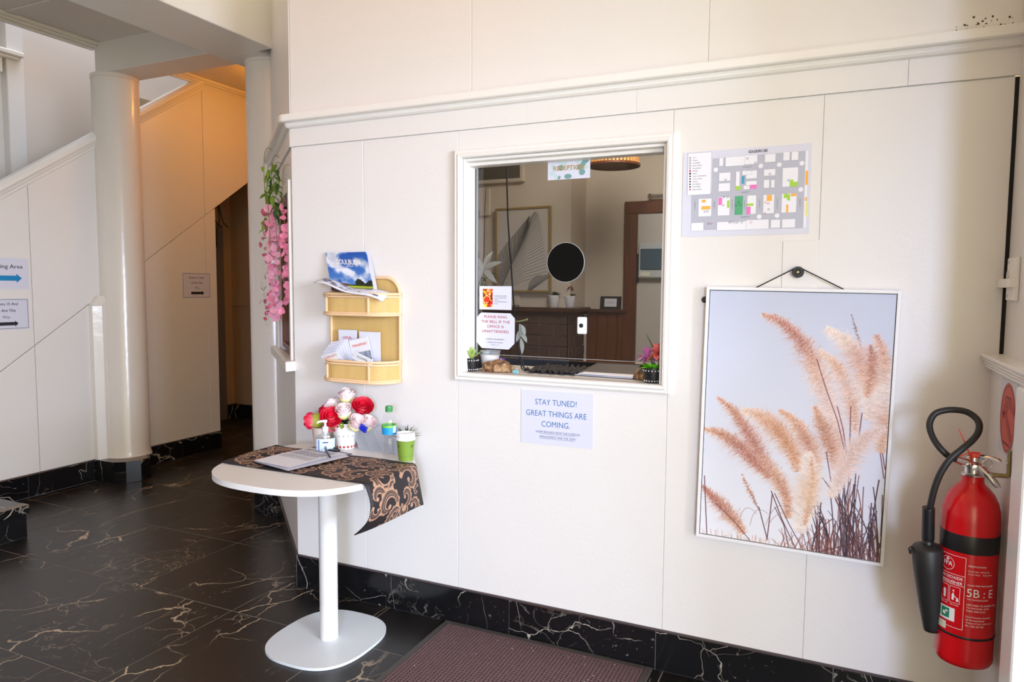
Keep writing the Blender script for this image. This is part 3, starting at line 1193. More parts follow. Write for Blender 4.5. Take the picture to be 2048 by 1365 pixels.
def chbox(bm, s0, s1, o0, o1, z0, z1, mi=0, bev=0):
    t = bmesh.new()
    box(t, (s0, o0, z0), (s1, o1, z1), bev)
    for v in t.verts:
        v.co = ch(*v.co)
    bmesh.ops.recalc_face_normals(t, faces=list(t.faces))
    join(bm, t, mi)


bm = B()
chbox(bm, 0, WS0, -.1, -.001, 0, 3.62)
chbox(bm, WS1, 1.45, -.1, -.001, 0, 3.62)
chbox(bm, WS0, WS1, -.1, -.001, 0, WZ0)
chbox(bm, WS0, WS1, -.1, -.001, WZ1, 3.62)
wc = struct('wall_corner', bm, M['paint'], label='narrow angled wall between reception and the hall')
for s0, s1 in ((0, .56), (.56, 1.1)):
    bm = B()
    chbox(bm, s0 + .001, s1 - .001, 0, .004, 2.24, 3.6, bev=.001)
    build('panel', bm, M['paint'], wc)
bm = B()
chbox(bm, .003, 1.1, 0, .008, 2.094, 2.178, bev=.001)
build('board', bm, M['paint'], wc)
bm = B()
for q in ((WS0 - .055, WS0, 0, .014, WZ0 - .02, WZ1 + .05), (WS1, WS1 + .05, 0, .014, WZ0 - .02, WZ1 + .05), (WS0, WS1, 0, .014, WZ1, WZ1 + .05)):
    chbox(bm, *q, bev=.002)
w2 = struct('window_2', bm, M['trim'], label='small side window in the angled corner wall')
bm = B()
chbox(bm, WS0 + .17, WS0 + .22, -.06, -.012, WZ0 + .02, WZ1, bev=.002)
chbox(bm, WS1 - .04, WS1, -.06, -.012, WZ0 + .02, WZ1, bev=.002)
chbox(bm, WS0, WS1, -.06, -.012, WZ0 + .02, WZ0 + .05, bev=.002)
build('sash', bm, M['red_timber'], w2, label='reddish brown timber sash')
bm = B()
chbox(bm, WS0, WS1, -.04, -.036, WZ0 + .04, WZ1)
build('glass_pane', bm, M['glass2'], w2)
bm = B()
P = [ch(.93, 0, 0)[:2], ch(.93, .045, 0)[:2], ch(-.045, .045, 0)[:2], (.018, -.012), (.012, .0)]
prism(bm, P, 1.052, 1.098, .003)
build('sill', bm, M['trim'], w2)

# ---- ceilings, beams, columns
bm = B()
box(bm, (-.75, -4.6, 3.6), (4.3, .1, 3.7))
struct('ceiling_foyer', bm, M['ceil'], label='high ceiling of the foyer')
bm = B()
box(bm, (-2.64, -4.6, 3.2), (-1.1, 3.4, 3.3))
cl = struct('ceiling_hall', bm, M['ceil'], label='lower ceiling over the hall beside the stairs')
bm = B()
box(bm, (-2.62, .28, 3.192), (-1.13, .36, 3.202), .004)
build('cover_strip', bm, M['ceil'], cl)
bm = B()
for q in ((-2.64, -2.585, 3.178, 3.2), (-2.655, -2.61, 3.164, 3.178), (-2.665, -2.635, 3.15, 3.164)):
    for y0_, y1_ in ((-4.6, .92), (1.17, 3.4)):
        box(bm, (q[0], y0_, q[2]), (q[1], y1_, q[3]), .003)
struct('trim_2', bm, M['trim'], label='stepped moulding along the stairwell edge of the ceiling')
bm = B()
box(bm, (-1.13, -4.6, 2.83), (-.715, .66, 3.62), .004)
box(bm, (-1.13, .655, 2.83), (-.83, 1.05, 3.62), .004)
struct('beam', bm, M['paint'], label='long white beam running from the corner wall over the foyer')
bm = B()
box(bm, (-2.64, .92, 2.985), (-1.12, 1.17, 3.21), .004)
struct('beam.001', bm, M['paint'], label='short white beam joining the stair column to the long beam')


def column(name, cx, cy, r, top, lab):
    bm = B()
    lathe(bm, [(r + .012, .15), (r + .006, .17), (r, .2), (r, top - .03), (r + .004, top - .028), (r + .004, top)], (cx, cy, 0), 56)
    return struct(name, bm, M['gloss'], label=lab, smooth=True, autosm=40)


c1 = column('column', -2.60, 1.045, .158, 2.985, 'white round column in front of the stair wall')
bm = B()
PP = [(-2.64, .80), (-2.605, .806), (-2.575, .86), (-2.57, .95), (-2.64, 1.0)]
prism(bm, PP, .155, 1.30, .003)
t = bmesh.new()
lo_ = [t.verts.new((x, y, 1.30)) for x, y in PP]
hi_ = [t.verts.new((x - .0, y + (.05 if i < 3 else 0), 1.37)) for i, (x, y) in enumerate(PP)]
for i in range(5):
    t.faces.new((lo_[i], lo_[(i + 1) % 5], hi_[(i + 1) % 5], hi_[i]))
t.faces.new(hi_)
bmesh.ops.recalc_face_normals(t, faces=list(t.faces))
join(bm, t)
build('pilaster_boxing', bm, M['gloss'], c1)
c2 = column('column.001', -.935, .885, .157, 2.84, 'white round column at the end of the angled corner wall')


def plinth(parent, pts, z=.157):
    for p, q in zip(pts, pts[1:]):
        d = Vector((q[0] - p[0], q[1] - p[1], 0))
        L = d.length
        F = Fr((p[0], p[1], 0), d, (0, 0, 1), Vector((d.y, -d.x, 0)))
        bm = B()
        fbox(bm, F, .0008, L - .0008, .001, z, -.02, 0, bev=.001)
        build('tile', bm, M['sk'], parent)
    bm = B()
    prism(bm, [(p[0], p[1]) for p in pts], 0, z - .001)
    c = sum((Vector((p[0], p[1], 0)) for p in pts), Vector()) / len(pts)
    for v in bm.verts:
        v.co.x += (c.x - v.co.x) * .03
        v.co.y += (c.y - v.co.y) * .03
    build('plinth_core', bm, M['grout2'], parent)


plinth(c1, [(-2.64, .80), (-2.43, .80), (-2.365, .85), (-2.31, .935), (-2.345, 1.04), (-2.45, 1.11), (-2.6, 1.2)])
plinth(c2, [(-1.06, 1.09), (-1.15, .97), (-1.14, .84), (-1.0, .73), (-.913, .722), (-.82, .755)])

# ---- stair wall: solid sloping balustrade with panel joints, handrail, underside opening
SL = .676


def hand_z(y):
    return 2.055 + (y - .237) * SL


def str_z(y):
    return .876 + (y - .182) * .695


bm = B()
yz = [(-.3, 0), (1.985, 0), (1.985, str_z(1.985)), (3.1, str_z(3.1)), (3.1, 3.16), (1.87, hand_z(1.87)), (-.3, hand_z(-.3))]
a = [bm.verts.new((-2.66, y, z)) for y, z in yz]
b = [bm.verts.new((-2.74, y, z)) for y, z in yz]
bm.faces.new(a)
bm.faces.new(b[::-1])
for i in range(len(yz)):
    bm.faces.new((a[i], b[i], b[(i + 1) % len(yz)], a[(i + 1) % len(yz)]))
bmesh.ops.recalc_face_normals(bm, faces=list(bm.faces))
wl = struct('wall_left', bm, M['trim'], label='white stair wall with a sloping top and panel joints')


def slab(yz, nm='panel'):
    bm = B()
    a = [bm.verts.new((-2.64, y, z)) for y, z in yz]
    b = [bm.verts.new((-2.661, y, z)) for y, z in yz]
    bm.faces.new(a)
    bm.faces.new(b[::-1])
    for i in range(len(yz)):
        bm.faces.new((a[i], b[i], b[(i + 1) % len(yz)], a[(i + 1) % len(yz)]))
    bmesh.ops.recalc_face_normals(bm, faces=list(bm.faces))
    bmesh.ops.bevel(bm, geom=list(bm.edges), offset=.0015, segments=1, affect='EDGES')
    build(nm, bm, M['paint'], wl)


g2 = .002
cuts = [-.3, .41, 1.04, 1.874, 3.1]
for y0_, y1_ in zip(cuts, cuts[1:]):
    a, b = y0_ + g2, y1_ - g2
    top = [(b, min(hand_z(b), 3.17)), (a, hand_z(a))]
    if y0_ == 1.874:
        top = [(b, 3.17), (a, 3.17)]
    slab([(a, max(str_z(a) + .003, .01)), (b, str_z(b) + .003)] + top)
    if y0_ < 1.8:
        slab([(a, .157), (b, .157), (b, str_z(b) - .003), (a, max(str_z(a) - .003, .2))])
slab([(1.876, .157), (1.985, .157), (1.985, str_z(1.985) - .003), (1.876, str_z(1.876) - .003)])
# handrail capping
HP = [(-.075, 0), (-.08, .02), (-.06, .05), (-.02, .066), (.02, .06), (.046, .036), (.05, .012), (.036, -.006), (.03, -.022), (.022, -.03), (.018, -.05), (.008, -.062), (0, -.062)]
bm = B()
ends = []
for y in (-.3, 1.885):
    ends.append([bm.verts.new((-2.66 + q * .9 + .01, y, hand_z(y) + z)) for q, z in HP])
bm.faces.new(ends[0])
bm.faces.new(ends[1][::-1])
for i in range(len(HP)):
    f = bm.faces.new((ends[0][i], ends[1][i], ends[1][(i + 1) % len(HP)], ends[0][(i + 1) % len(HP)]))
bmesh.ops.recalc_face_normals(bm, faces=list(bm.faces))
struct('trim_3', bm, M['trim'], label='white sloping handrail capping on the stair wall')
# stairs behind it
bm = B()
for k in range(18):
    y = -1.45 + k * .26
    z1 = .176 * (k + 1)
    box(bm, (-3.78, y, max(0, min(z1 - .03, str_z(y + .29) + .01))), (-2.75, y + .29, z1))
struct('floor_stairs', bm, M['sk'], label='stair flight behind the solid balustrade')
# stair landing step
bm = B()
box(bm, (-2.645, -1.6, .0), (-1.866, -.156, .14))
st = struct('floor_step', bm, M['grout2'], label='black marble step at the foot of the stairs')
for y0_, y1_ in ((-1.6, -1.08), (-1.08, -.47), (-.47, -.15)):
    bm = B()
    box(bm, (-1.868, y0_ + .001, .002), (-1.86, y1_ - .001, .138), .001)
    build('tile', bm, M['sk'], st)
bm = B()
box(bm, (-2.645, -.156, .002), (-1.861, -.15, .138), .001)
build('tile', bm, M['sk'], st)
bm = B()
box(bm, (-2.645, -1.6, .14), (-1.845, -.14, .19), .004)
build('tread', bm, M['sk'], st)
bm = B()
box(bm, (-1.90, -1.6, .187), (-1.846, -.142, .1925), .002)
build('nosing_strip', bm, M['step_nose'], st)

# ---- stairwell and hall beyond
bm = B()
box(bm, (-3.95, 1.1, 0), (-3.8, 4.2, 5.4))
struct('wall_stairwell', bm, M['stairwall'], label='grey white wall of the stairwell')
bm = B()
box(bm, (-3.95, -4.6, 0), (-3.82, 1.1, 5.4))
wsp = struct('wall_stair_side', bm, M['paint'], label='cream wall at the far left of the stairwell')
bm = B()
box(bm, (-3.85, .955, 0), (-3.74, 1.09, 5.4), .006)
build('pilaster', bm, M['paint'], wsp)
bm = B()
box(bm, (-3.85, .2, 3.27), (-3.69, 1.07, 3.31), .008)
box(bm, (-3.85, .2, 3.245), (-3.71, 1.04, 3.272), .008)
box(bm, (-3.85, .2, 3.13), (-3.745, .93, 3.245), .004)
build('cornice', bm, M['trim'], wsp)
bm = B()
box(bm, (-3.95, 4.1, 0), (-2.5, 4.2, 5.4))
box(bm, (-2.74, -4.6, 3.3), (-2.64, 4.2, 5.4))
box(bm, (-3.95, -4.7, 0), (-2.6, -4.6, 5.4))
struct('wall_stairwell_end', bm, M['stairwall'], label='end walls of the stairwell')
bm = B()
box(bm, (-3.95, -4.7, 5.4), (-2.6, 4.2, 5.5))
struct('ceiling_stairwell', bm, M['stairwall'], label='high ceiling of the stairwell')
# underside of the flight
bm = B()
yz = [(.2, str_z(.2) - .002), (3.12, str_z(3.12) - .002), (3.12, str_z(3.12) + .05), (.2, str_z(.2) + .05)]
a = [bm.verts.new((-3.8, y, z)) for y, z in yz]
b = [bm.verts.new((-2.74, y, z)) for y, z in yz]
bm.faces.new(a)
bm.faces.new(b[::-1])
for i in range(4):
    bm.faces.new((a[i], b[i], b[(i + 1) % 4], a[(i + 1) % 4]))
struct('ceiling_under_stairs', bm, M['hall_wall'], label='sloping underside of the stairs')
bm = B()
box(bm, (-3.68, 3.13, 0), (-1.0, 3.25, 3.2))
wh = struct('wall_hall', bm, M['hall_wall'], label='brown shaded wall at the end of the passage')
bm = B()
box(bm, (-3.66, 3.115, 1.235), (-1.0, 3.13, 1.27), .004)
build('dado_rail', bm, M['hall_wall'], wh)
bm = B()
box(bm, (-3.78, 1.95, 0), (-3.66, 3.13, 3.2))
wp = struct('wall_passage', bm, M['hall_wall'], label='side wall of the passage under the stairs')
bm = B()
box(bm, (-3.66, 2.2, 0), (-3.65, 3.02, 2.1), .003)
struct('door_1', bm, M['hall_grey'], label='grey door in the passage under the stairs')
skirt_run('baseboard_hall', (-3.65, 3.13), (-1.0, 3.13), (0, -1), .3, .614, lab='black marble tile skirting at the end of the passage')
skirt_run('baseboard_passage', (-3.66, 3.02), (-3.66, 3.13), (1, 0), .9, .614, lab='short skirting beside the grey passage door')
bm = B()
box(bm, (-1.0, 1.0, 0), (-.9, 3.25, 3.2))
struct('wall_hall_right', bm, M['hall_wall'], label='right wall of the hall behind the column')

# ---- right return: half wall, chair rail, upper leaf with a gap, white jamb
bm = B()
box(bm, (2.765, -.485, 0), (2.9, .1, 1.215))
wr = struct('wall_right', bm, M['paint'], label='low white return wall beside the fire extinguisher')
bm = B()
for k, (o, z0, z1) in enumerate(((.018, 1.2135, 1.224), (.022, 1.2245, 1.234), (.026, 1.2345, 1.244), (.03, 1.2445, 1.256))):
    box(bm, (2.765 - o, -.56, z0), (2.9, .0, z1), .003)
struct('trim_4', bm, M['trim'], label='ribbed white chair rail capping the low return wall')
bm = B()
box(bm, (2.793, -.56, 1.256), (2.9, -.004, 3.6))
struct('wall_right_upper', bm, M['paint'], label='upper white return wall with a dark gap at the corner')
bm = B()
box(bm, (2.783, .0, 1.256), (2.84, .004, 2.09))  # plate filling the corner gap, its shade is put into the dark colour
struct('gap_shade_strip', bm, M['dark'], label='dark strip painted as the shade in the gap at the right corner')
bm = B()
box(bm, (2.735, -.60, 0), (2.92, -.485, 1.213), .004)
struct('trim_6', bm, mat('white_jamb_paint', S(246, 246, 246), .3), label='bright white jamb post at the end of the low return wall')
# rest of the shell around the camera
bm = B()
box(bm, (2.76, -.62, 2.5), (4.3, -.5, 3.7))
box(bm, (4.2, -4.6, 2.5), (4.3, -.5, 3.7))
box(bm, (2.9, -.62, 0), (4.3, -.5, 2.5))
struct('wall_entry', bm, M['paint'], label='walls around the glazed entry')
bm = B()
box(bm, (-2.64, -4.7, 0), (2.5, -4.6, 3.7))
box(bm, (2.5, -4.7, 2.3), (4.3, -4.6, 3.7))
struct('wall_front', bm, M['paint'], label='front wall of the foyer behind the viewer')

# ================================================================== OFFICE seen through the hatch
BF, DW = 2.5, 2.85              # chimney-breast front and door wall
bm = B()
box(bm, (.45, DW, 0), (.83, DW + .1, 2.95))
box(bm, (.83, DW, 2.02), (1.75, DW + .1, 2.95))
box(bm, (1.75, DW, 0), (2.9, DW + .1, 2.95))
struct('wall_office', bm, M['office_wall'], label='office back wall with the brown timber door frame')
bm = B()
box(bm, (-.9, BF, 1.30), (.475, DW + .1, 2.95))
box(bm, (-.9, BF, 0), (.455, DW + .1, 1.26))
wb = struct('wall_chimney', bm, M['office_wall'], label='office chimney breast above the painted brick fireplace')
# bricks: front face and side face of the breast
bm = B()
box(bm, (-.65, BF - .012, .6), (.462, BF, 1.262))
box(bm, (.45, BF - .012, .6), (.468, DW, 1.262))
build('mortar_bed', bm, M['mortar'], wb)
bw, bh = .23, .086
for r in range(8):
    z0 = 1.252 - (r + 1) * bh
    sold = r == 3
    step = .078 if sold else bw + .01
    first = step if (sold or r % 2 == 0) else step / 2
    a1 = .474
    while a1 > -.5:
        a0 = a1 - first
        first = step
        bm = B()
        box(bm, (a0 + .005, BF - .022, z0 + .005), (a1 - .005 if a1 < .47 else a1, BF - .004, z0 + bh - .005), .003)
        build('brick', bm, M['brick'], wb)
        a1 = a0
    b0 = BF - .022
    first = step if (sold or r % 2) else step / 2
    while b0 < DW - .02:
        b1 = min(b0 + first, DW)
        first = step
        bm = B()
        box(bm, (.46, b0 + (.005 if b0 > BF else 0.0), z0 + .005), (.4785, b1 - .005, z0 + bh - .005), .003)
        build('brick', bm, M['brick'], wb)
        b0 = b1
bm = B()
box(bm, (-.7, BF - .06, 1.262), (.53, DW, 1.30), .008)
box(bm, (-.7, BF - .04, 1.245), (.505, DW, 1.262), .004)
struct('trim_7', bm, M['mantel'], label='dark timber mantel shelf over the brick fireplace')
for x0_, x1_ in [(.50 + k * .083, .50 + (k + 1) * .083) for k in range(4)]:
    bm = B()
    box(bm, (x0_ + .001, DW - .018, 0), (x1_ - .001, DW, 1.255), .003)
    build('plank', bm, M['panel_wood'], wb)
bm = B()
box(bm, (.53, DW - .05, 1.255), (.835, DW, 1.285), .006)
struct('trim_8', bm, M['mantel'], label='timber ledge on top of the wood panelling')
bm = B()
box(bm, (.80, DW - .035, 0), (.905, DW + .01, 2.0299), .006)
box(bm, (1.70, DW - .035, 0), (1.80, DW + .01, 2.0299), .006)
box(bm, (.80, DW - .035, 2.03), (1.80, DW + .01, 2.125), .006)
dr = struct('door_2', bm, M['timber'], label='brown timber office door frame with a white door')
bm = B()
box(bm, (.905, DW - .02, 0), (1.70, DW + .02, 2.03), .003)
build('leaf', bm, M['door_white'], dr)
bm = B()
box(bm, (.902, DW - .045, 1.50), (.925, DW - .012, 1.72), .003)
build('strike_plate', bm, M['black'], dr)
bm = B()
lathe(bm, [(.014, -.16), (.014, .16)], n=12, axis=Matrix.Rotation(PI / 2, 3, 'Y'), cen=(1.15, DW - .06, 2.155))
box(bm, (1.0, DW - .08, 2.128), (1.02, DW - .03, 2.17))
build('door_closer', bm, M['chrome'], dr)
t = thing('switchboard', 'grey switchboard box with a smoky blue window on the white office door', 'switchboard', (1.14, DW - .05, 1.53))
bm = B()
box(bm, (.93, DW - .075, 1.53), (1.35, DW - .021, 1.80), .008)
build('case', bm, M['box_grey'], t)
bm = B()
box(bm, (.945, DW - .084, 1.595), (1.335, DW - .074, 1.755), .005)
build('window_flap', bm, M['box_blue'], t)
bm = B()
box(bm, (.95, DW - .08, 1.545), (1.02, DW - .07, 1.575))
build('label', bm, M['pale_label'], t)
bm = B()
box(bm, (1.15, DW - .08, 1.545), (1.3, DW - .07, 1.58))
build('label', bm, M['pale_label'], t)
bm = B()
box(bm, (2.8, .1, 0), (2.9, 3, 2.95))
struct('wall_office_side', bm, M['office_wall'], label='right side wall of the office')
bm = B()
prism(bm, [(.05, .1), (2.9, .1), (2.9, 3), (-.9, 3), (-.9, .95), (-.7, .75)], 2.9, 3.0)
struct('ceiling_office', bm, M['ceil'], label='office ceiling')
bm = B()
box(bm, (-.47, BF - .05, 2.27), (.10, BF, 2.58), .006)
build('recess_frame', bm, M['office_wall'], wb)
bm = B()
box(bm, (-.43, BF - .054, 2.30), (.07, BF - .048, 2.56))
build('vent_panel', bm, M['office_dark'], wb, label='dark rectangular panel high on the chimney breast')
bm = B()
box(bm, (-.9, BF - .03, 2.02), (-.2, BF, 2.24), .006)
box(bm, (-.08, BF - .012, 1.31), (.06, BF, 1.46), .003)
build('wall_plate', bm, M['office_wall'], wb)

# framed palm picture leaning on the mantel
t = thing('palm_picture', 'framed palm frond picture in a thin gold frame above the office mantel', 'picture', (.09, BF - .03, 1.42))
Fp = Fr((.09, BF - .03, 1.745), (1, 0, 0), (0, 0, 1)).rot(.01)
bm = B()
for q in ((-.235, -.22, -.33, .33), (.22, .235, -.33, .33), (-.22, .22, .315, .33), (-.22, .22, -.33, -.315)):
    fbox(bm, Fp, *q, -.015, .012, bev=.001)
build('picture_frame', bm, M['gold_frame'], t)
M['palm'] = image_mat('palm_print', palm_image(), .5)
bm = B()
uvquad(bm, [Fp(-.222, -.318, .002), Fp(.222, -.318, .002), Fp(.222, .318, .002), Fp(-.222, .318, .002)])
build('print', bm, M['palm'], t)


def leaf_bm(L, W, bend=.3, fold=.25, n=5):
    """a leaf along +x, folded at the midrib, drooping towards the tip"""
    t = bmesh.new()
    rows = []
    for i in range(n + 1):
        u = i / n
        wd = W * math.sin(PI * min(1, .06 + u * .94)) ** .8 * (1 - .25 * u)
        z = -bend * L * u * u
        rows.append([t.verts.new((u * L, s_ * wd / 2, z + abs(s_) * fold * wd)) for s_ in (-1, 0, 1)])
    for a, b in zip(rows, rows[1:]):
        for k in range(2):
            t.faces.new((a[k], a[k + 1], b[k + 1], b[k])).smooth = True
    return t


def place(bm, tmp, loc, yaw, pitch=0, roll=0, sc=1, mi=0):
    mtx = Matrix.Translation(loc) @ Matrix.Rotation(yaw, 4, 'Z') @ Matrix.Rotation(-pitch, 4, 'Y') @ Matrix.Rotation(roll, 4, 'X') @ Matrix.Scale(sc, 4)
    join(bm, tmp, mi, mtx)


def small_pot(bm, c, r0, r1, h, mi=0, n=24):
    lathe(bm, [(r0 * .9, 0), (r0, .003), (r1 * .97, h * .9), (r1, h * .93), (r1, h), (r1 * .9, h), (r1 * .86, h * .8), (0.001, h * .8)], c, n, mi, cap=False)


# plants on the mantel
t = thing('potted_plant', 'white pot with a small green bush on the mantel beneath the palm picture', 'plant', (.36, BF - .02, 1.30), 'small potted plants on the office mantel')
bm = B()
small_pot(bm, (.35, BF - .02, 1.30), .036, .047, .095)
build('pot', bm, M['pot_white'], t, smooth=True, autosm=50)
bm = B()
for i in range(60):
    place(bm, leaf_bm(.045, .016), (.36, BF - .02, 1.385), random.uniform(0, 6.28), random.uniform(.1, 1.4))
build('foliage', bm, M['leaf2'], t)
t = thing('potted_plant', 'white pot with a red flower on the mantel corner', 'plant', (.455, BF + .04, 1.30), 'small potted plants on the office mantel')
c = Vector((.462, BF + .03, 1.30))
bm = B()
small_pot(bm, c, .036, .047, .09)
build('pot', bm, M['pot_white'], t, smooth=True, autosm=50)
bm = B()
for i in range(18):
    place(bm, leaf_bm(.055, .022), c + Vector((0, 0, .085)), random.uniform(0, 6.28), random.uniform(.1, .7))
build('foliage', bm, M['leaf2'], t)
bm = B()
for k in range(5):
    cc = c + Vector((random.uniform(-.03, .03), random.uniform(-.03, .03), .145 + random.uniform(-.012, .012)))
    for i in range(9):
        place(bm, leaf_bm(.022, .018, .1), cc, random.uniform(0, 6.28), random.uniform(-.3, 1.2))
build('blossom', bm, M['redflower'], t)
t = thing('potted_plant', 'tiny white pot at the left end of the mantel behind the hanging cord', 'plant', (-.13, BF - .02, 1.30), 'small potted plants on the office mantel')
bm = B()
small_pot(bm, (-.13, BF - .02, 1.30), .03, .04, .08)
build('pot', bm, M['pot_white'], t, smooth=True, autosm=50)
bm = B()
for i in range(20):
    place(bm, leaf_bm(.04, .012), (-.13, BF - .02, 1.37), random.uniform(0, 6.28), random.uniform(.3, 1.4))
build('foliage', bm, M['leaf2'], t)
t = thing('name_frame', 'small dark photo frame with a white card on the timber ledge', 'frame', (.69, DW - .03, 1.286))
Fp = Fr((.70, DW - .035, 1.288), (1, 0, 0), (0, .12, 1))
bm = B()
fbox(bm, Fp, -.085, .085, 0, .1, -.01, 0, bev=.002)
build('border', bm, M['black'], t)
bm = B()
fbox(bm, Fp, -.05, .05, .018, .082, 0, .001)
build('card', bm, M['paper'], t)
bm = B()
text(bm, Fp, 'Welcome', 0, .045, .012, .0015, shear=.2)
build('lettering', bm, M['grey_ink'], t)

# slatted pendant lamp
t = thing('pendant_lamp', 'slatted timber pendant lampshade hanging in the office', 'lamp', (.95, 2.0, 2.26))
bm = B()
R0, R1, z0, z1 = .172, .128, 2.262, 2.47
for k in range(44):
    a = 2 * PI * k / 44
    ca, sa = math.cos(a), math.sin(a)
    Fs = Fr((.95 + R0 * ca, 2.0 + R0 * sa, z0), (-sa, ca, 0), ((R1 - R0) * ca, (R1 - R0) * sa, z1 - z0))
    fbox(bm, Fs, -.0075, .0075, 0, .19, -.003, .003)
build('slats', bm, M['lampshade'], t, kind='stuff')
bm = B()
lathe(bm, [(R0 - .004, z0 - .006), (R0 + .004, z0 - .006), (R0 + .004, z0 + .008), (R0 - .004, z0 + .008), (R0 - .004, z0 - .006)], (.95, 2.0, 0), 44, cap=False)
build('rim', bm, M['timber'], t)
bm = B()
lathe(bm, [(R1 - .004, z1 - .006), (R1 + .004, z1 - .006), (R1 + .004, z1 + .008), (R1 - .004, z1 + .008), (R1 - .004, z1 - .006)], (.95, 2.0, 0), 44, cap=False)
build('rim', bm, M['timber'], t)
bm = B()
lathe(bm, [(R0 - .006, z0), (R1 - .006, z1)], (.95, 2.0, 0), 44, cap=False)
build('lining', bm, mat('shade_lining', S(92, 66, 44), .8), t)
bm = B()
tube(bm, [(.95, 2.0, 2.40), (.95, 2.0, 2.9)], .006)
build('flex', bm, M['black'], t)
bm = B()
lathe(bm, [(.001, 2.33), (.02, 2.335), (.03, 2.36), (.02, 2.39), (.012, 2.41), (.001, 2.41)], (.95, 2.0, 0), 16, cap=False)
bulb = mat('warm_bulb', (1, .8, .5, 1), .4, Emission_Color=(1, .7, .38, 1), Emission_Strength=3.0)
build('bulb', bm, bulb, t)

# added dark panel, standing in for the unlit office below the glass
t = thing('added_dark_screen', 'added low dark panel standing in for the unlit office below the glass', 'panel', (1.2, .6, .2))
bm = B()
box(bm, (.2, .60, .2), (1.16, .625, 1.10), .004)
build('grey_board', bm, M['slate'], t)
bm = B()
box(bm, (1.16, .60, .2), (2.2, .625, 1.10), .004)
build('black_board', bm, M['black'], t)
bm = B()
box(bm, (.0, .335, 1.02), (2.4, .60, 1.045), .003)
cd_ = struct('floor_counter', bm, M['black'], label='dark inner counter top behind the hatch')

# twigs and lily in the office, left
t = thing('twig_arrangement', 'white artificial lily with tall bare twigs inside the hatch at the left', 'flowers', (.62, .62, 1.10))
bm = B()
for k in range(9):
    a = random.uniform(-.6, .6)
    p = Vector((.60, .72, 1.12))
    pts = [p.copy()]
    for i in range(7):
        p = p + Vector((.018 * a + random.uniform(-.02, .02), random.uniform(-.015, .015), .11 + .02 * random.random()))
        pts.append(p.copy())
    tube(bm, pts, .0018, 5)
build('twigs', bm, mat('bare_twig', S(70, 58, 50), .8), t)
for nm, cc, sc in (('flower', Vector((.70, .60, 1.545)), 1.0),):
    bm = B()
    for i in range(6):
        place(bm, leaf_bm(.105, .036, .25, .2), cc, i * PI / 3 + .3, .35 - .25 * (i % 2), 0, sc)
    mtx = Matrix.Translation(cc) @ Matrix.Rotation(1.2, 4, 'X') @ Matrix.Translation(-cc)
    bmesh.ops.transform(bm, matrix=mtx, verts=list(bm.verts))
    build(nm, bm, M['white_pet'], t)
bm = B()
for i in range(14):
    place(bm, leaf_bm(.18, .012, .5), (.66, .62, 1.47 + random.uniform(-.05, .05)), random.uniform(0, 6.28), random.uniform(-.3, 1.0))
build('blades', bm, M['leaf2'], t)
t = thing('office_cable', 'black cable hanging down behind the hatch glass near the signs', 'cord', (1.08, .2, 1.1))
bm = B()
tube(bm, [(1.00, .22, 1.97), (1.012, .21, 1.75), (1.05, .19, 1.4), (1.082, .17, 1.2), (1.11, .15, 1.105), (1.135, .14, 1.099)], .0035, 6)
tube(bm, [(1.085, .17, 1.19), (1.115, .16, 1.11), (1.137, .15, 1.099)], .0035, 6)
build('flex', bm, M['cord'], t)
t = thing('paper_ornament', 'white dangling ornament on a pale stick beside the bell notice', 'ornament', (1.125, .12, 1.2))
bm = B()
tube(bm, [(1.085, .12, 1.308), (1.115, .12, 1.31), (1.145, .12, 1.318)], .0028, 6)
lathe(bm, [(.001, -.005), (.005, 0), (.001, .005)], (1.145, .12, 1.318), 8, cap=False)
build('stick', bm, mat('pale_stick', S(206, 210, 140), .5), t)
bm = B()
for k, (dx, dz, L, yw) in enumerate(((0, .0, .06, -1.4), (.008, -.005, .05, -1.2), (-.006, -.03, .05, -1.7), (.004, -.06, .07, -1.4), (.01, -.045, .04, -.9))):
    place(bm, leaf_bm(L, .024, .1), (1.112 + dx, .12, 1.298 + dz), 0, yw, .6)
build('tassel', bm, M['white_pet'], t)

# ================================================================== things on the hatch sill
SZ = HZ0 + .0008


def succulent(name, lab, c, leafm, n, L, W, tall, potr=.029, seedv=1):
    rr = random.Random(seedv)
    t = thing(name, lab, 'plant', c, 'succulents on the hatch sill')
    bm = B()
    c = Vector(c)
    lathe(bm, [(potr * .78, 0), (potr * .8, .002), (potr, .052), (potr * 1.04, .053), (potr * 1.04, .056), (potr * .9, .056), (potr * .86, .046), (.001, .046)], c, 28, cap=False)
    build('pot', bm, M['black'], t, smooth=True, autosm=40)
    bm = B()
    for zz, rr_ in ((.047, .992), (.008, .84)):
        for k in range(18):
            a = 2 * PI * k / 18
            p = c + Vector((math.cos(a) * potr * rr_, math.sin(a) * potr * rr_, zz))
            lathe(bm, [(.0003, -.003), (.0026, 0), (.0003, .003)], p, 6, cap=False)
    build('bead_band', bm, M['print_white'], t, label='bands of white beads', kind='stuff')
    for k in range(n):
        bm = B()
        lv = k % 2
        place(bm, leaf_bm(L * rr.uniform(.85, 1.1), W, -.1 if tall > .8 else .1, .35), c + Vector((0, 0, .048)), 2 * PI * k / n * 1.0 + rr.uniform(-.1, .1), tall * (.55 if lv else 1) + rr.uniform(-.1, .1))
        build('leaf', bm, leafm, t, smooth=True)
    return t


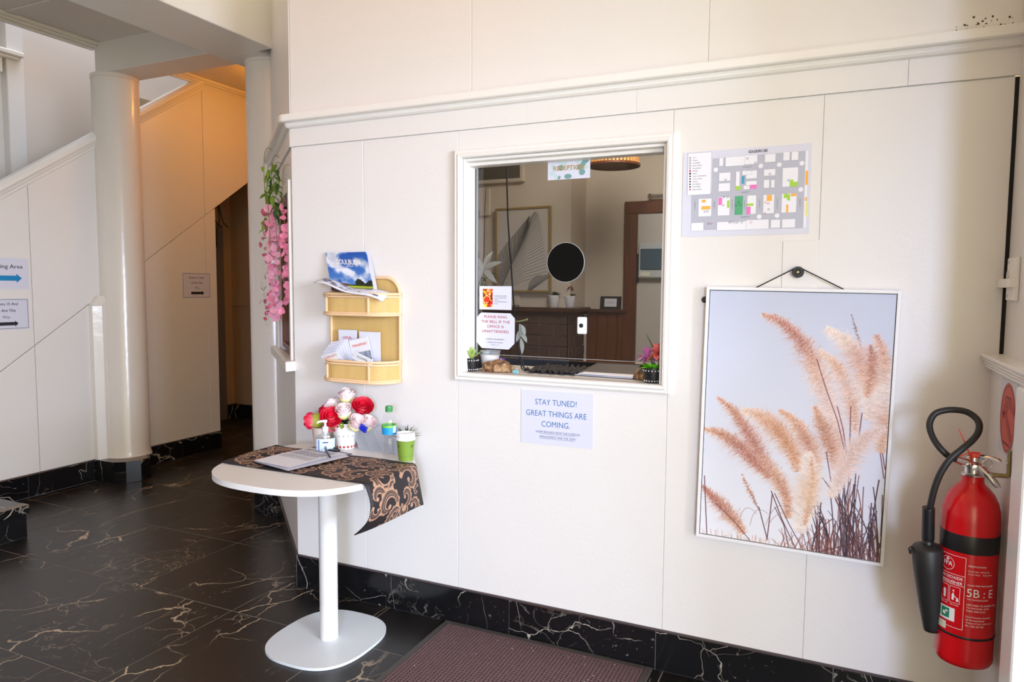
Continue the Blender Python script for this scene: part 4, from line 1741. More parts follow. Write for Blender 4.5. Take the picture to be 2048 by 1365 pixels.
succulent('succulent', 'spiky pale green succulent in a beaded black pot, left on the hatch sill', (.922, .045, SZ), M['succ'], 12, .062, .018, 1.25, .03, 3)
succulent('succulent', 'bright green rosette succulent in a beaded black pot, right on the hatch sill', (1.700, .036, SZ), M['leaf3'], 14, .05, .022, .6, .036, 5)
t = thing('white_pot', 'plain white pot behind the left succulent on the hatch sill', 'pot', (.968, .12, SZ))
bm = B()
small_pot(bm, (.968, .13, SZ), .032, .046, .083)
build('pot_body', bm, M['pot_white'], t, smooth=True, autosm=50)
t = thing('purple_flower', 'small purple flower beside the white pot on the sill', 'flower', (1.015, .15, SZ))
bm = B()
for i in range(22):
    place(bm, leaf_bm(.022, .016, .3), (1.015, .15, SZ + .032), random.uniform(0, 6.28), random.uniform(-.4, 1.3))
build('bloom', bm, M['purple'], t)
bm = B()
tube(bm, [(1.015, .15, SZ), (1.015, .15, SZ + .034)], .004, 6)
build('stalk', bm, M['leaf2'], t)


def rock(name, lab, c, s3, seedv):
    t = bmesh.new()
    bmesh.ops.create_icosphere(t, subdivisions=4, radius=1)
    from mathutils import noise
    for v in t.verts:
        k = 1 + .28 * noise.noise(v.co * 1.6 + Vector((seedv, 0, 0))) + .16 * noise.noise(v.co * 4 + Vector((0, seedv, 0))) + .07 * noise.noise(v.co * 11)
        v.co *= k
        v.co.z = max(v.co.z, -.55)
        v.co = Vector((v.co.x * s3[0], v.co.y * s3[1], (v.co.z + .55) * s3[2])) + Vector(c)
    return tag(build(name, t, M['rock'], smooth=True, autosm=30), lab, 'rock', 'rough brown rocks on the hatch sill')


def rock_col(m):
    nt, b = nodes(m)
    tc = nt.nodes.new('ShaderNodeTexCoord')
    n = nt.nodes.new('ShaderNodeTexNoise')
    n.inputs['Scale'].default_value = 38
    n.inputs['Detail'].default_value = 5
    nt.links.new(tc.outputs['Object'], n.inputs['Vector'])
    nt.links.new(ramp(nt, n.outputs['Fac'], [(.3, S(70, 46, 30)), (.5, S(136, 98, 62)), (.62, S(196, 160, 118)), (.75, S(110, 76, 48))]), b.inputs['Base Color'])


rock_col(M['rock'])
rock('rock', 'long brown rough rock between the white pot and the cord', (1.03, .075, SZ), (.07, .034, .031), 3.3)
rock('rock', 'small orange brown rock beside the bright green succulent', (1.646, .10, SZ), (.034, .026, .026), 8.1)
t = thing('teal_clip', 'tiny pale teal clip on the hatch sill beside the long rock', 'clip', (1.122, .06, SZ))
bm = B()
box(bm, (1.111, .052, SZ), (1.135, .060, SZ + .014), .002)
build('jaw', bm, M['teal'], t)
bm = B()
tube(bm, [(1.116, .056, SZ + .013), (1.118, .056, SZ + .024), (1.128, .056, SZ + .024), (1.13, .056, SZ + .013)], .0012, 6)
build('wire', bm, M['chrome'], t)
# dark lace cloth lying across the inner sill
bm = B()
gx, gy = 44, 12
vv = [[bm.verts.new((1.145 + .225 * i / gx, .09 + .24 * j / gy + .012 * math.sin(i * .7), SZ + .006 + .010 * abs(math.sin(i * .55 + j * .8)) + .006 * math.sin(i * 1.3 + j))) for j in range(gy + 1)] for i in range(gx + 1)]
for i in range(gx):
    for j in range(gy):
        bm.faces.new((vv[i][j], vv[i + 1][j], vv[i + 1][j + 1], vv[i][j + 1]))
o = build('lace_cloth', bm, M['cloth_dark'], smooth=True)
tag(o, 'crumpled dark patterned cloth on the hatch sill under the glass', 'cloth')
md = o.modifiers.new('thick', 'SOLIDIFY')
md.thickness = .003
# papers with dark folder
for k, (dx, dy, rz, m_) in enumerate(((0, 0, .10, 'paper'), (.012, .008, .16, 'paper'), (.02, -.004, .05, 'paper'))):
    Fz = Fr((1.50 + dx, .17 + dy, SZ + .003 + .003 * k), (math.cos(-rz), math.sin(-rz), 0), (math.sin(rz), math.cos(rz), 0))
    bm = B()
    fbox(bm, Fz, -.13, .115, -.075, .1, 0, .002)
    o = build('paper_sheet', bm, M[m_])
    tag(o, ('bottom', 'middle', 'top')[k] + ' white sheet of the stack under the dark folder on the sill', 'paper', 'papers on the hatch sill')
Fz = Fr((1.52, .2, SZ + .012), (1, -.02, 0), (.1, 1, .12))
bm = B()
fbox(bm, Fz, -.145, .155, -.085, .13, 0, .004, bev=.001)
o = build('folder', bm, mat('dark_folder', S(52, 52, 56), .35))
tag(o, 'dark grey folder lying over the white papers on the hatch sill', 'folder')
bm = B()
fbox(bm, Fz, -.0, .06, -.095, -.086, -.004, -.001)
o = build('sticky_tab', bm, mat('lime_tab', S(190, 206, 60), .5))
tag(o, 'lime green tab between the folder and the papers', 'tab')
# pink flowers standing at the right of the hatch
t = thing('flower_posy', 'mauve and salmon artificial flowers behind the right succulent', 'flowers', (1.70, .06, SZ))
bm = B()
small_pot(bm, (1.708, .066, SZ), .009, .012, .03)
build('holder', bm, M['black'], t)
bm = B()
for a in ((1.680, .060, 1.205), (1.722, .055, 1.21), (1.728, .06, 1.16)):
    tube(bm, [(1.708, .066, SZ + .02), a], .002, 5)
place(bm, leaf_bm(.09, .006, .1), (1.70, .06, 1.21), PI * .8, 1.0)
build('stem', bm, M['leaf2'], t)
for nm, cc, mm, n, L, W in (('mauve_flower', (1.672, .060, 1.185), 'mauve', 30, .05, .013), ('salmon_flower', (1.712, .050, 1.20), 'salmon', 11, .052, .04), ('cream_flower', (1.716, .045, 1.155), 'pot_cream', 14, .026, .012)):
    bm = B()
    for i in range(n):
        place(bm, leaf_bm(L, W, .25, .3), cc, random.uniform(0, 6.28), random.uniform(-.5, 1.4))
    build(nm, bm, M[mm], t, smooth=True)
bm = B()
for i in range(5):
    place(bm, leaf_bm(.04, .02, .3), (1.672, .06, 1.16), random.uniform(2, 4), random.uniform(-.8, .2))
build('leaf', bm, M['leaf2'], t)


# ---------------- paper signs on the glass
def sheet(name, lab, F, a, b, wd, ht, m='lam', cat='sign', cut=0, c0=.0004, th=.0012, bow=0, corner=None):
    """a laminated sheet centred at (a, b) on plane F"""
    t = thing(name, lab, cat, F(a, b - ht / 2, c0))
    bm = B()
    w2, h2 = wd / 2, ht / 2
    if cut:
        pts = [(-w2 + cut, -h2), (w2 - cut, -h2), (w2, -h2 + cut), (w2, h2 - cut * .8), (w2 - cut * .8, h2), (-w2 + cut * .8, h2), (-w2, h2 - cut * .8), (-w2, -h2 + cut)]
        vs0 = [bm.verts.new(F(a + x, b + y, c0)) for x, y in pts]
        vs1 = [bm.verts.new(F(a + x, b + y, c0 + th)) for x, y in pts]
        bm.faces.new(vs0[::-1])
        bm.faces.new(vs1)
        for i in range(len(pts)):
            bm.faces.new((vs0[i], vs0[(i + 1) % len(pts)], vs1[(i + 1) % len(pts)], vs1[i]))
        bmesh.ops.recalc_face_normals(bm, faces=list(bm.faces))
    else:
        fbox(bm, F, a - w2, a + w2, b - h2, b + h2, c0, c0 + th)
    build('sheet', bm, M[m], t)
    return t


FG = Fr((0, .0805, 0), (1, 0, 0), (0, 0, 1))
t = sheet('reception_sign', 'RECEPTION sign with eucalyptus leaves at the top of the hatch glass', FG, 1.338, 1.925, .178, .086)
bm = B()
ml = [M['leaf_teal'], M['leaf_pale']]
lz = .0018
for a, b, ra, rb, mi, an in ((1.30, 1.955, .014, .010, 1, .3), (1.318, 1.945, .014, .011, 1, 1), (1.352, 1.957, .012, .008, 1, .5), (1.378, 1.953, .012, .012, 1, 0), (1.408, 1.950, .014, .011, 0, .4), (1.398, 1.938, .012, .010, 0, .8),
                          (1.27, 1.935, .012, .008, 1, 1.2), (1.305, 1.928, .012, .012, 0, 0), (1.335, 1.893, .016, .010, 0, 0), (1.345, 1.925, .010, .010, 1, 0), (1.385, 1.926, .013, .012, 0, .2), (1.394, 1.906, .013, .012, 0, .4),
                          (1.268, 1.908, .013, .010, 1, .2), (1.285, 1.893, .012, .009, 1, 2), (1.41, 1.925, .009, .008, 1, 0), (1.298, 1.890, .008, .006, 0, 1)):
    lz += .00003
    fell(bm, FG, a, b, ra, rb, lz, mi, 14, an)
build('leaf_print', bm, ml, t)
bm = B()
text(bm, FG, 'RECEPTION', 1.338, 1.918, .0185, .0026, bold=.022, sx=.98)
build('lettering', bm, M['gold_ink'], t)

t = sheet('flower_notice', 'white notice with a bouquet picture on the hatch glass above the bell notice', FG, 1.017, 1.407, .15, .099)
M['bouq'] = image_mat('bouquet_print', bouquet_image(), .4)
bm = B()
uvquad(bm, [FG(.958, 1.368, .002), FG(1.005, 1.368, .002), FG(1.005, 1.445, .002), FG(.958, 1.445, .002)])
build('picture', bm, M['bouq'], t)
bm = B()
for k, s_ in enumerate(('Complimentary wifi available', 'ask at the reception desk for', 'details and', 'more information about your', 'booking')):
    text(bm, FG, s_, 1.012, 1.414 - k * .0082, .0036, .002, align='LEFT', bold=.02)
build('lettering', bm, M['ink'], t)
FB = FG.rot(.012, (0, 0))
FB = Fr((1.018, .0805, 1.268), (1, 0, -.01), (.01, 0, 1))
t = sheet('bell_notice', 'white cut corner notice reading please ring the bell in red on the glass', FB, 0, 0, .178, .152, cut=.026)
bm = B()
for k, s_ in enumerate(('PLEASE RING', 'THE BELL IF THE', 'OFFICE IS', 'UNATTENDED')):
    text(bm, FB, s_, 0, .054 - k * .0205, .0112, .002, sx=1.22 if k != 1 else 1.2, bold=.006)
build('lettering', bm, M['red_ink'], t)
bm = B()
text(bm, FB, 'THANKS, MANAGEMENT', 0, -.038, .0056, .002, bold=.01)
text(bm, FB, 'For After Hours Assistance', 0, -.051, .0046, .002, bold=.01)
text(bm, FB, '0 4 8 1 2 1 1 7', 0, -.062, .0046, .002, bold=.01)
build('small_lettering', bm, M['ink'], t)

t = thing('door_bell', 'white wireless bell push with a round black button on the hatch glass', 'bell', (1.404, .07, 1.27))
bm = B()
fbox(bm, FG, 1.385, 1.424, 1.268, 1.336, 0, .014, bev=.004)
build('case', bm, M['white_plastic'], t)
bm = B()
lathe(bm, [(.001, 0), (.0085, 0), (.0085, .0025), (.006, .0035), (.001, .0035)], (1.404, .0665, 1.302), 24, cap=False, axis=Matrix.Rotation(PI / 2, 3, 'X'))
build('button', bm, M['black'], t)

# ================================================================== signs on the walls
FS = Fr((1.3285, -.0005, .932), (1, 0, -.0), (0, 0, 1)).rot(.003)
t = sheet('stay_tuned_sign', 'laminated white sign with blue STAY TUNED lettering below the hatch', FS, 0, 0, .305, .215)
bm = B()
for k, (s_, y, h) in enumerate((('STAY TUNED!', .052, .0235), ('GREAT THINGS ARE', .006, .0235), ('COMING.', -.036, .0235))):
    text(bm, FS, s_, -.003, y, h, .0018, sx=.88)
build('lettering', bm, M['blue_ink'], t)
bm = B()
for k, (s_, y) in enumerate((('WARM REGARDS FROM THE GORDON', -.062), ('MANAGEMENT AND THE TEAM', -.081))):
    text(bm, FS, s_, .004, y, .0092, .0018, sx=.84, shear=.25, bold=.012)
    frect(bm, FS, -.072, y - .0035, .078, y - .0025, .0018)
build('small_lettering', bm, M['navy_ink'], t)


def arrow_sign(name, lab, a, b, wd, ht, kind):
    t = sheet(name, lab, FL, a, b, wd, ht)
    if kind == 'rooms':
        bm = B()
        e = .006
        for q in ((-wd / 2 + e, -ht / 2 + e, wd / 2 - e, -ht / 2 + e + .0025), (-wd / 2 + e, ht / 2 - e - .0025, wd / 2 - e, ht / 2 - e), (-wd / 2 + e, -ht / 2 + e, -wd / 2 + e + .0025, ht / 2 - e), (wd / 2 - e - .0025, -ht / 2 + e, wd / 2 - e, ht / 2 - e)):
            frect(bm, FL, a + q[0], b + q[1], a + q[2], b + q[3], .002)
        arrow(bm, FL, a - .06, a + .075, b - .064, .011, .022, .002)
        build('border_and_arrow', bm, M['ink'], t)
        bm = B()
        for k, s_ in enumerate(('Rooms 15 And', '16 Are This', 'Way')):
            text(bm, FL, s_, a + .0, b + .058 - k * .043, .0185, .002, bold=.02, sx=.98)
        build('lettering', bm, M['purple_ink'], t)
    else:
        bm = B()
        text(bm, FL, 'Parking Area', a + .0, b + .035, .026, .002, bold=.008, sx=1.15)
        build('lettering', bm, M['ink'], t)
        bm = B()
        arrow(bm, FL, a - .12, a + .10, b - .03, .017, .034, .002)
        build('arrow', bm, M['arrow_blue'], t)


arrow_sign('parking_sign', 'white sign with a blue arrow to the parking area at the left edge', .245, 1.522, .29, .205, 'park')
arrow_sign('rooms_sign', 'rooms 15 and 16 sign with black arrow below the parking sign', .236, 1.255, .29, .205, 'rooms')
arrow_sign('rooms_sign', 'rooms 15 and 16 sign between the column and the passage', 1.768, 1.452, .29, .215, 'rooms')

# ---------------- town map
FM = Fr((2.016, -.0005, 1.788), (1, 0, 0), (0, 0, 1)).rot(.004)
t = sheet('town_map', 'laminated town centre map sheet with grey streets right of the hatch', FM, 0, 0, .424, .299, cat='map')
# traced in a 1960 x 1365 crop; corners of the sheet there
_src = np.array([(35, 145), (1850, 10), (1835, 1270), (15, 1330)], float)
_dst = np.array([(-.212, .1495), (.212, .1495), (.212, -.1495), (-.212, -.1495)], float)
A_, b_ = [], []
for (x, y), (u, v) in zip(_src, _dst):
    A_ += [[x, y, 1, 0, 0, 0, -u * x, -u * y], [0, 0, 0, x, y, 1, -v * x, -v * y]]
    b_ += [u, v]
_h = np.append(np.linalg.solve(np.array(A_), np.array(b_)), 1).reshape(3, 3)


def mp_(x, y):
    q = _h @ np.array([x, y, 1.])
    return q[0] / q[2], q[1] / q[2]


def mrect(bm, x0, y0, x1, y1, c, mi=0):
    (a0, b0), (a1, b1) = mp_(x0, y0), mp_(x1, y1)
    frect(bm, FM, min(a0, a1), min(b0, b1), max(a0, a1), max(b0, b1), c, mi)


bm = B()
fpoly(bm, FM, [mp_(*q) for q in ((450, 225), (1785, 115), (1755, 1195), (150, 1235), (150, 735), (440, 700))], .002, 0)
build('streets', bm, mat('map_grey', S(186, 188, 202), .4), t)
blocks = [(545, 215, 605, 330), (635, 205, 905, 320), (905, 180, 1088, 300), (1190, 165, 1345, 270), (1450, 135, 1545, 250), (1565, 130, 1665, 245),
          (545, 425, 710, 535), (540, 572, 705, 680), (785, 405, 840, 610), (875, 395, 1008, 450), (930, 395, 1085, 500), (930, 540, 1085, 600), (895, 600, 985, 655), (1180, 375, 1345, 460), (1180, 520, 1262, 635), (1285, 520, 1338, 630), (1445, 355, 1665, 610),
          (255, 790, 440, 1035), (530, 765, 702, 1022), (950, 740, 1078, 1000), (1178, 730, 1335, 990), (1438, 715, 1650, 975), (150, 1130, 330, 1240), (520, 1115, 940, 1225), (940, 1085, 1262, 1210), (1290, 1080, 1425, 1195), (1450, 1072, 1640, 1190), (100, 155, 430, 725), (1765, 120, 1790, 1195)]
bm = B()
for qi, q in enumerate(blocks):
    mrect(bm, *q, .0024 + .000004 * qi)
for x, y in ((498, 382), (1137, 328), (1397, 310), (1716, 290), (1708, 655), (1125, 1038), (1378, 1022)):
    a, b = mp_(x, y)
    fell(bm, FM, a, b, .0078, .0078, .0026, 0, 20)
build('blocks', bm, mat('map_white', S(240, 240, 248), .3), t)
bm = B()
ink = [M['grey_ink'], M['ink'], M['pinkred_ink']]
lw = .00045
for qi, (x0_, y0_, x1_, y1_) in enumerate(blocks[:28]):
    (a0, b0), (a1, b1) = mp_(x0_, y0_), mp_(x1_, y1_)
    a0, a1, b0, b1 = min(a0, a1), max(a0, a1), min(b0, b1), max(b0, b1)
    mi = 1 if qi == 27 else 0
    for q in ((a0, b0, a1, b0 + lw), (a0, b1 - lw, a1, b1), (a0, b0 + lw, a0 + lw, b1 - lw), (a1 - lw, b0 + lw, a1, b1 - lw)):
        frect(bm, FM, *q, .00275 + .000002 * qi, mi)
rr = random.Random(4)
names = ['Wi-Fi', 'Toilets', 'Accessible', 'Picnic Tables', 'Free Station', 'Parking', 'Police', 'Visitor Information', 'Town Centre', 'Library', 'Art Gallery', 'Post Office', 'Supermarket']
for k, s_ in enumerate(names):
    y = 215 + k * 37
    a, b = mp_(168, y + 8)
    text(bm, FM, s_, a, b, .0044, .0029, 0, 'LEFT', bold=.015)
    a, b = mp_(132, y)
    if k < 5:
        fring(bm, FM, a, b, .0035, .0023, .0029, 1, 14)
    else:
        fell(bm, FM, a, b, .0036, .0036, .0029, 2 if k in (5, 12) else 1, 4 if k > 6 else 14, PI / 4)
for s_, x, y in (('BOURKE ST', 945, 350), ('MARKET ST', 930, 702), ('AUBURN ST', 925, 1052)):
    a, b = mp_(x, y)
    text(bm, FM, s_, a, b, .0042, .0029, 0, bold=.01)
for s_, x, y in (('CLIFFORD ST', 205, 880), ('VERNER ST', 482, 880), ('MONTAGUE ST', 740, 870), ('ELLESMERE ST', 915, 870), ('CLINTON ST', 1128, 860), ('GOLDSMITH ST', 1380, 860), ('FITZROY ST', 1700, 840)):
    a, b = mp_(x, y)
    text(bm, FM.rot(-PI / 2, (a, b)), s_, 0, -.002, .0036, .0029, 0, bold=.01)
for x, y in ((640, 522), (610, 880), (398, 1140), (440, 1140), (945, 225), (1060, 285), (700, 1120), (730, 1115), (770, 1120), (812, 1120), (876, 1118), (1006, 1118), (1265, 440), (1528, 528), (1258, 935), (1205, 990), (1210, 835), (345, 970), (385, 965), (618, 765), (672, 765), (830, 838), (856, 875), (790, 880), (1250, 850)):
    a, b = mp_(x, y)
    fring(bm, FM, a, b, .0036, .0027, .003 + .00002 * (x % 7), rr.choice((1, 1, 2)), 14)
a, b = mp_(1095, 140)
text(bm, FM, 'GOULBURN CBD', a, b, .0095, .003, 1, sx=.62, bold=.035)
build('lettering', bm, ink, t)
bm = B()
hl = [mat('highlight_orange', S(250, 180, 74), .5), mat('highlight_pink', S(242, 120, 196), .5), mat('highlight_lime', S(170, 214, 70), .5), mat('highlight_yellow', S(236, 232, 130), .5), mat('map_green', S(84, 170, 122), .5), mat('map_blue', S(70, 160, 194), .5)]
hz = .00262
for x0_, y0_, x1_, y1_, mi in ((775, 752, 887, 1010, 4), (868, 470, 908, 575, 5), (302, 805, 358, 840, 0), (298, 895, 425, 938, 0), (540, 775, 592, 875, 1), (664, 812, 696, 915, 2), (985, 592, 1085, 640, 1), (785, 612, 852, 662, 2), (948, 855, 1040, 885, 2), (945, 900, 1000, 1000, 1),
                              (1228, 735, 1302, 815, 0), (1468, 718, 1520, 775, 2), (1515, 720, 1558, 808, 2), (1570, 712, 1645, 748, 0), (1505, 868, 1535, 975, 0), (1550, 520, 1598, 612, 2), (1580, 550, 1665, 612, 2), (1770, 395, 1805, 590, 0), (1768, 760, 1795, 815, 0), (1780, 830, 1812, 1030, 3)):
    hz = hz + .000004
    mrect(bm, x0_, y0_, x1_, y1_, hz, mi)
build('highlights', bm, hl, t, kind='stuff')

# ---------------- pampas grass picture hung from a knob
FPp = Fr((2.1985, -.030, 1.001), (1, 0, 0), (0, 0, 1)).rot(-.0155)
t = thing('pampas_picture', 'large framed pampas grass picture hung from a black cord on a knob', 'picture', FPp(0, -.455, 0))
PW, PH = .3035, .4535
bm = B()
for q in ((-PW, -PW + .011, -PH, PH), (PW - .011, PW, -PH, PH), (-PW + .011, PW - .011, PH - .011, PH), (-PW + .011, PW - .011, -PH, -PH + .011)):
    fbox(bm, FPp, *q, -.026, .005, bev=.001)
build('picture_frame', bm, M['white_plastic'], t)
M['pampas'] = image_mat('pampas_print', pampas_image(), .45)
bm = B()
fbox(bm, FPp, -PW + .011, PW - .011, -PH + .011, PH - .011, -.02, -.004)
build('backing', bm, M['black'], t)
bm = B()
e = .0135
uvquad(bm, [FPp(-PW + e, -PH + e, .0), FPp(PW - e, -PH + e, .0), FPp(PW - e, PH - e, .0), FPp(-PW + e, PH - e, .0)])
build('print', bm, M['pampas'], t)
bm = B()
tube(bm, [FPp(-.155, PH - .01, -.008), (2.185, -.024, 1.519), (2.2, -.024, 1.524), (2.215, -.024, 1.519), FPp(.155, PH - .01, -.008)], .0022, 6)
build('hanging_cord', bm, M['cord'], t)
t = thing('picture_hook', 'black round knob on the wall that carries the picture cord', 'knob', (2.2, -.012, 1.494))
bm = B()
lathe(bm, [(.0, 0), (.008, .0), (.008, .014), (.019, .016), (.019, .026), (.016, .031), (.009, .031), (.007, .027), (.0, .027)], (2.2, -.0, 1.509), 28, cap=False, axis=Matrix.Rotation(PI / 2, 3, 'X'))
build('knob_body', bm, M['rubber'], t, smooth=True, autosm=35)
bm = B()
lathe(bm, [(.0, .027), (.005, .027), (.004, .029), (.0, .029)], (2.2, 0, 1.509), 16, cap=False, axis=Matrix.Rotation(PI / 2, 3, 'X'))
build('screw', bm, M['brass'], t)
bm = B()
box(bm, (2.148, -.004, 1.44), (2.262, -.0002, 1.617), .001)
o = build('backing_plate', bm, M['paint'])
tag(o, 'small white painted plate on the wall behind the picture knob', 'plate')
t = thing('bolt_head', 'small black bolt head on the wall at the picture left edge', 'bolt', (1.895, -.01, 1.405))
bm = B()
lathe(bm, [(.0, 0), (.011, 0), (.012, .006), (.008, .014), (.0, .015)], (1.893, -.0, 1.412), 20, cap=False, axis=Matrix.Rotation(PI / 2, 3, 'X'))
build('head', bm, M['rubber'], t, smooth=True, autosm=40)
bm = B()
lathe(bm, [(.014, 0), (.014, .0015), (.005, .0015)], (1.893, -.0, 1.412), 20, cap=False, axis=Matrix.Rotation(PI / 2, 3, 'X'))
build('washer', bm, M['chrome'], t)

# ================================================================== doormat
t = thing('doormat', 'brown waffle textured doormat with a dark rubber border by the reception wall', 'doormat', (1.285, -.5, 0))
MX0, MX1, MY0, MY1 = .832, 1.738, -1.25, -.016
bm = B()
for q in (((MX0, MY0, .0), (MX0 + .03, MY1, .010)), ((MX1 - .03, MY0, 0), (MX1, MY1, .010)), ((MX0 + .03, MY1 - .03, 0), (MX1 - .03, MY1, .010)), ((MX0 + .03, MY0, 0), (MX1 - .03, MY0 + .03, .010))):
    box(bm, *q, bev=.003)
build('border', bm, M['mat_rub'], t)
m_mat = mat('brown_mat_pile', S(108, 82, 84), .9, bump=(300, .5))
m_mat2 = mat('dark_mat_pile', S(70, 52, 54), .95)
bm = B()
box(bm, (MX0 + .03, MY0 + .03, 0), (MX1 - .03, MY1 - .03, .006))
build('pile_base', bm, m_mat2, t)
bm = B()
n = 58
for k in range(n):
    x = MX0 + .034 + (MX1 - MX0 - .068) * k / (n - 1)
    box(bm, (x - .0035, MY0 + .03, .005), (x + .0035, MY1 - .03, .0115))
n2 = 78
for k in range(n2):
    y = MY0 + .034 + (MY1 - MY0 - .068) * k / (n2 - 1)
    box(bm, (MX0 + .03, y - .0035, .005), (MX1 - .03, y + .0035, .0110))
build('waffle_pile', bm, m_mat, t, kind='stuff')
bm = B()
for k in range(40):
    x, y = random.uniform(MX0 + .04, MX1 - .04), random.uniform(-.7, MY1 - .04)
    box(bm, (x - .0014, y - .0008, .011), (x + .0014, y + .0008, .0125), rot=Matrix.Rotation(random.random() * 3, 3, 'Z'))
build('lint', bm, M['print_white'], t, kind='stuff')

# ================================================================== pedestal table and what stands on it
TZ = .74
TC = (.446, -.378)


def superell(cx, cy, a, b, n=2.6, k=72):
    out = []
    for i in range(k):
        q = 2 * PI * i / k
        c_, s_ = math.cos(q), math.sin(q)
        out.append((cx + a * abs(c_) ** (2 / n) * (1 if c_ >= 0 else -1), cy + b * abs(s_) ** (2 / n) * (1 if s_ >= 0 else -1)))
    return out


t = thing('pedestal_table', 'white rounded square pedestal table standing in the corner by the reception wall', 'table', (.47, -.36, 0))
bm = B()
prism(bm, superell(*TC, .362, .362), TZ - .022, TZ, .005, seg=3)
build('table_top', bm, M['table'], t, smooth=True, autosm=40)
bm = B()
lathe(bm, [(.035, .01), (.0365, .015), (.0365, .700), (.09, .712), (.09, .718)], (.478, -.358, 0), 40)
build('pole', bm, M['table'], t, smooth=True, autosm=40)
bm = B()
prism(bm, superell(.468, -.358, .212, .232, 2.7), .001, .012, .004, seg=2)
build('base_plate', bm, M['table_base'], t, smooth=True, autosm=40)

# table runner: lies along x, right end hangs over the table edge
M['damask'] = image_mat('damask_weave', damask_image(), .62)


def table_edge_x(y):
    q = abs((y - TC[1]) / .362)
    return TC[0] + .362 * max(0, 1 - q ** 2.6) ** (1 / 2.6)


def runner_pt(u, v):
    """u along the runner (m), v across (0 front .. 1 back)"""
    x0_ = .105 - .022 * v
    y = -.548 + .33 * v
    flat = table_edge_x(y) + .004 - x0_
    x = x0_ + u
    z = TZ + .004 + .0012 * math.sin(u * 21 + v * 3)
    if u < .05:
        z += (.05 - u) * .12 * (1 - abs(v - .5))
    if u > flat:
        q = u - flat
        R_ = .02
        a = min(q / R_, PI / 2 * .93)
        x = x0_ + flat + R_ * math.sin(a)
        z = TZ + .004 - R_ * (1 - math.cos(a))
        rest = max(0, q - R_ * PI / 2 * .93)
        x += rest * .10 + .012 * math.sin(rest * 28) * (1 - v)
        z -= rest * .985
        if rest > .10:
            x -= (rest - .10) ** 2 * 9 * (1 - v) ** 1.5
        y += rest * .16 * v
    return Vector((x, y, z))


bm = B()
lay = bm.loops.layers.uv.new('UVMap')
NU, NV = 110, 22
LEN = .715 + .185
vv = [[bm.verts.new(runner_pt(LEN * i / NU, j / NV)) for j in range(NV + 1)] for i in range(NU + 1)]
for i in range(NU):
    for j in range(NV):
        f = bm.faces.new((vv[i][j], vv[i + 1][j], vv[i + 1][j + 1], vv[i][j + 1]))
        f.smooth = True
        for l, (a, b) in zip(f.loops, ((i, j), (i + 1, j), (i + 1, j + 1), (i, j + 1))):
            l[lay].uv = (a / NU, b / NV)
o = build('table_runner', bm, [M['damask'], M['cord']])
tag(o, 'dark damask table runner with bronze scrolls lying over the white pedestal table', 'table runner')
md = o.modifiers.new('thick', 'SOLIDIFY')
md.thickness = .0035
md.offset = -1
md.material_offset = 1
md.material_offset_rim = 1

# clipboard with sheets
t = thing('clipboard', 'black clipboard with papers lying on the table runner', 'clipboard', (.34, -.37, TZ + .008))
u_ = Vector((.458 - .226, -.542 + .512, 0)).normalized()
v_ = Vector((.175 - .226, -.171 + .512, 0))
v_ = (v_ - u_ * v_.dot(u_)).normalized()
Fk = Fr((.342, -.528, TZ + .0085), u_, v_, (0, 0, 1))
bm = B()
fbox(bm, Fk, -.118, .118, .005, .325, 0, .003, bev=.001)
build('board', bm, M['black'], t)
for k, (dx, dy, rz) in enumerate(((.012, -.002, -.09), (.004, .0, -.035), (0, .004, .0))):
    Fs = Fr(Fk(dx, dy, .0032 + .0012 * k), u_, v_, (0, 0, 1)).rot(rz)
    bm = B()
    rows = []
    for j in range(9):
        q = j / 8
        lift = .004 * (1 - q) ** 2 * k * .5 + (.004 * math.sin(q * PI) * (k == 2))
        rows.append([bm.verts.new(Fs(-.105 + .21 * i / 4, .297 * q, lift)) for i in range(5)])
    for a, b in zip(rows, rows[1:]):
        for i in range(4):
            bm.faces.new((a[i], a[i + 1], b[i + 1], b[i]))
    build('paper_sheet', bm, M['paper'], t)
bm = B()
rr = random.Random(9)
for k in range(22):
    y = .262 - k * .0108
    q = y / .297
    if k in (3, 10, 15):
        continue
    x = -.085
    while x < .085:
        w_ = rr.uniform(.006, .02)
        if x + w_ > .088:
            break
        frect(bm, Fk, x, y + .004, x + w_, y + .0082, .0032 + .0024 + .0045 * math.sin(q * PI) + .0012)
        x += w_ + .004
build('printed_lines', bm, M['grey_ink'], t, kind='stuff')
bm = B()
fbox(bm, Fk, -.055, .055, .292, .318, .006, .014, bev=.002)
fbox(bm, Fk, -.03, .03, .315, .332, .004, .018, bev=.003)
build('clip', bm, M['black'], t)
t = thing('pen', 'black pen resting across the top of the clipboard papers', 'pen', Fk(.06, .26, .012))
bm = B()
tube(bm, [Fk(-.005, .285, .02), Fk(.02, .268, .017), Fk(.115, .20, .0145), Fk(.125, .193, .0142)], [.002, .0042, .0042, .0012], 8)
build('barrel', bm, M['black'], t)
bm = B()
tube(bm, [Fk(.01, .28, .0235), Fk(.05, .25, .0215)], .0014, 6)
build('pocket_clip', bm, M['black'], t)


